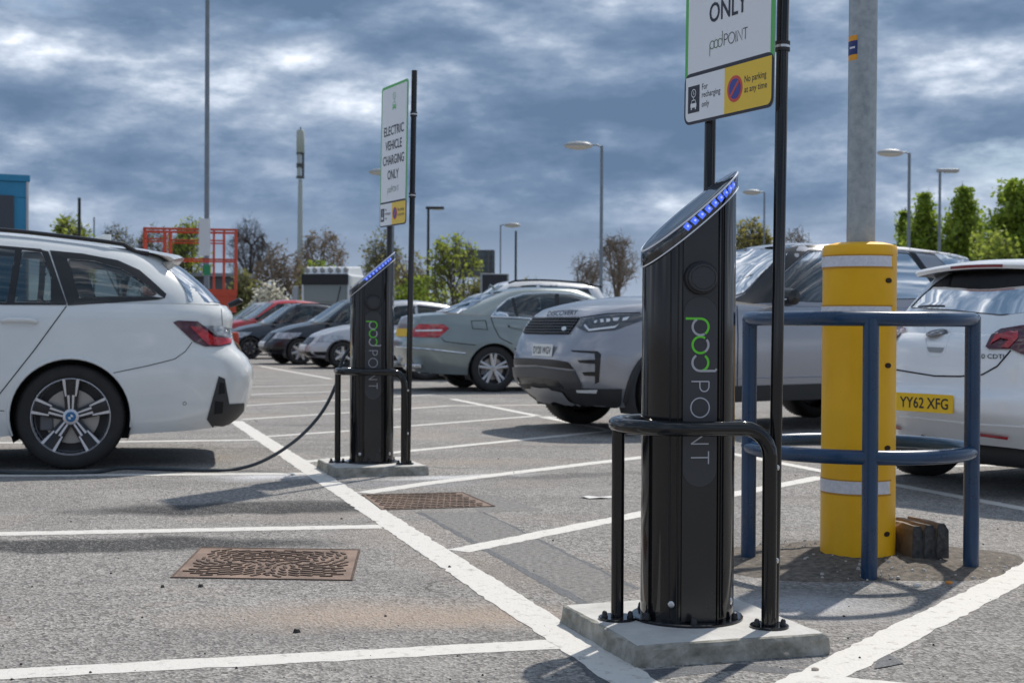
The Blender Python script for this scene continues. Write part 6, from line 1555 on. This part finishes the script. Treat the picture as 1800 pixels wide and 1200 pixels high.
for k in range(4):
    z = .75+k*.2
    for s_ in (-1, 1): bar([(-.85, s_*.3, z), (.85, s_*.3, z+.16)], .045, 'scissor_arm', MG); bar([(-.85, s_*.36, z+.16), (.85, s_*.36, z)], .045, 'scissor_arm', OR)
b = MB(); b.box(-1.0, 1.04, -.52, .52, .32, .78); b.build('chassis', OR, sl, bevel=.03)
for x in (-.72, .78):
    for y in (-.52, .52):
        b = MB(); b.lathe([(.16, -.1), (.30, -.1), (.32, -.06), (.32, .06), (.30, .1), (.16, .1)], 20, Matrix.Translation((x, y, .32)) @ Matrix.Rotation(R(90), 4, 'X')); b.build('wheel', pm('muddy_tyre', (0.12, 0.085, 0.05), 0.9, var=0.4, vscale=8), sl, smooth=True)
b = MB(); b.box(.18, .42, -hy-.08, -hy+.06, 2.45, 3.25); b.build('control_cabinet', pm('cabinet_white', (0.62, 0.63, 0.65), 0.5), sl)
b = MB(); b.box(.28, .42, -hy-.1, -hy-.07, 2.02, 2.25); b.build('document_box', pm('box_green', (0.02, 0.22, 0.10), 0.5), sl)

# lorry cab
g = P(572, 573, 66); lc = empty('lorry', (g.x, g.y, 0), R(-12)); tag(lc, 'white lorry cab with black sun visor and roof lamps behind the far row of cars', 'lorry')
LW = pm('lorry_white', (0.82, 0.83, 0.84), 0.35, coat=0.5); 
# local: front faces -y
b = MB(); b.prism([(-1.2, 0), (1.2, 0), (1.22, .25), (1.22, 2.3), (-1.22, 2.3), (-1.22, .25)], 2.75, Matrix.Translation((0, 0, .55))); b.build('cab', LW, lc, bevel=.09)
b = MB(); b.add([(-1.1, .05, 3.3), (1.1, .05, 3.3), (1.05, .35, 3.66), (-1.05, .35, 3.66), (-1.1, 2.25, 3.3), (1.1, 2.25, 3.3), (1.05, 2.1, 3.74), (-1.05, 2.1, 3.74)], [(0,1,2,3), (4,7,6,5), (0,3,7,4), (1,5,6,2), (3,2,6,7)]); b.build('roof_fairing', LW, lc, bevel=.06)
b = MB(); b.box(-1.13, 1.13, -.16, -.03, 2.82, 3.32); b.build('sun_visor', pm('visor_black', (0.008, 0.008, 0.01), 0.5), lc, bevel=.03)
b = MB(); b.box(-1.06, 1.06, -.035, .0, 1.85, 2.84); b.build('windscreen', pm('lorry_glass', (0.10, 0.13, 0.14), 0.06, coat=0.6), lc)
b = MB(); b.box(-.9, .9, -.07, -.03, .75, 1.7); b.build('grille', TRIM, lc)
b = MB(); b.box(-1.2, 1.2, -.14, .0, .42, .72); b.build('bumper', PLAST, lc, bevel=.04)
b = MB(); b.box(1.222, 1.235, .45, 1.2, 1.95, 2.75); b.build('side_window', pm('lorry_glass', (0, 0, 0)), lc)
for i in range(6):
    b = MB(); b.lathe([(.02, .05), (.11, .04), (.13, 0), (.11, -.08)], 14, Matrix.Translation((-.95+i*.38, .1, 3.52)) @ Matrix.Rotation(R(90), 4, 'X')); b.build('roof_lamp', HEADM, lc, smooth=True)
for s_ in (-1, 1):
    b = MB(); b.box(s_*1.45-.13, s_*1.45+.13, -.12, .06, 1.9, 2.75); b.build('mirror', pm('mirror_grey', (0.35, 0.37, 0.39), 0.4), lc, bevel=.04)
    b = MB(); b.tube([(s_*1.2, .05, 2.7), (s_*1.45, 0, 2.7)], .03, 6); b.build('mirror_arm', TRIM, lc)
    b = MB(); b.box(s_*.85-.2, s_*.85+.2, -.16, -.06, .78, 1.0); b.build('headlamp', LAMP_CLR, lc)
    for y in (1.0, 4.2):
        b = MB(); b.lathe([(.3, -.16), (.5, -.15), (.51, 0), (.5, .15), (.3, .16)], 20, Matrix.Translation((s_*1.0, y, .51)) @ Matrix.Rotation(R(90), 4, 'Y')); b.build('wheel', RUBBER, lc, smooth=True)
b = MB(); b.box(-.5, .5, 2.3, 5.2, .6, .95); b.build('chassis', PLAST, lc)
b = MB(); b.tube([(.55, -.05, 1.9), (.75, -.06, 2.75)], .02, 4); b.build('wiper', TRIM, lc)

# blue building at the far left: panel-clad box with a dark panel
g = P(47, 573, 62); zf2 = lambda y: CAM_H+(573-y)/F_PX*62; bb = empty('retail_building', (g.x, g.y, 0), R(27)); tag(bb, 'bright blue clad building with a dark sign panel at the edge of the car park', 'building')
BL = pm('cladding_blue', (0.02, 0.22, 0.40), 0.45, var=0.12, vscale=0.6); BLD = pm('cladding_shadow_gap', (0.008, 0.05, 0.10), 0.7)
Hb = zf2(313)
b = MB(); b.box(-16, 0, 0.06, 14, 0, Hb-.05); b.build('wall', BLD, bb)
for i in range(8):
    for k, (za, zb_) in enumerate(((0, 2.3), (2.32, 3.9), (3.92, zf2(352)-.02), (zf2(352), Hb-.3))):
        b = MB(); b.box(-16+i*2+.01, -16+(i+1)*2-.01, 0, .05, za, zb_); b.build('panel', BL, bb)
b = MB(); b.box(-16.1, .12, -.08, 14.1, Hb-.28, Hb); b.build('parapet', BL, bb)
b = MB(); b.box(-10, -.55, -.12, -.002, zf2(412), zf2(350)); b.build('sign_panel', pm('panel_slate', (0.045, 0.055, 0.07), 0.5), bb)
b = MB(); v, f = ribbon([(-1.75, zf2(392)), (-1.35, zf2(380))], .22); b.add([(x, -.125, z) for x, z, _ in v], f); b.build('sign_stroke', SIGN_WHITE, bb)
b = MB(); b.tube([(.02, -.02, 0), (.02, -.02, Hb-.3)], .06, 8); b.build('downpipe', pm('pipe_white', (0.5, 0.5, 0.52), 0.5), bb)

# roadside signs seen from behind
g = P(848, 573, 72); zf3 = lambda y: CAM_H+(573-y)/F_PX*72; sg = empty('road_sign', (g.x, g.y, 0), R(-8)); tag(sg, 'large grey road sign seen from behind with its two posts', 'sign')
SB = pm('sign_back_grey', (0.10, 0.125, 0.135), 0.6)
b = MB(); b.box(-1.35, .62, -.03, 0, zf3(488), zf3(441)); b.build('sign_plate', SB, sg)
for k in range(5):
    z = zf3(486)+k*.32; b = MB(); b.box(-1.3, .6, -.075, -.031, z, z+.05); b.build('stiffener', MG, sg)
for x in (-.95, .32):
    b = MB(); b.box(x-.06, x+.06, -.2, -.077, 0, zf3(440)); b.build('post', MG, sg)
g = P(869, 573, 46); zf4 = lambda y: CAM_H+(573-y)/F_PX*46; sg = empty('totem_sign', (g.x, g.y, 0), R(5)); tag(sg, 'dark panel sign in a pale frame standing above the saloon roof', 'sign')
b = MB(); b.box(-.46, .46, -.06, .06, 0, zf4(481)); b.build('frame', pm('totem_frame', (0.30, 0.32, 0.33), 0.5), sg, bevel=.02)
b = MB(); b.box(-.40, .40, -.07, -.061, .6, zf4(483)); b.build('panel', pm('totem_panel', (0.014, 0.016, 0.022), 0.4), sg)
# low building roof edge seen behind the lift
g = P(385, 573, 70); zf5 = lambda y: CAM_H+(573-y)/F_PX*70; kb = empty('kiosk', (g.x, g.y, 0), 0); tag(kb, 'low flat roofed kiosk far behind the orange lift', 'kiosk')
b = MB(); b.box(-1.3, 1.1, 0, 2.0, 0, zf5(490)); b.build('wall', MG, kb)
b = MB(); b.box(-1.7, 1.4, -.3, 2.3, zf5(489), zf5(483)); b.build('roof', pm('roof_grey', (0.22, 0.23, 0.25), 0.5), kb)
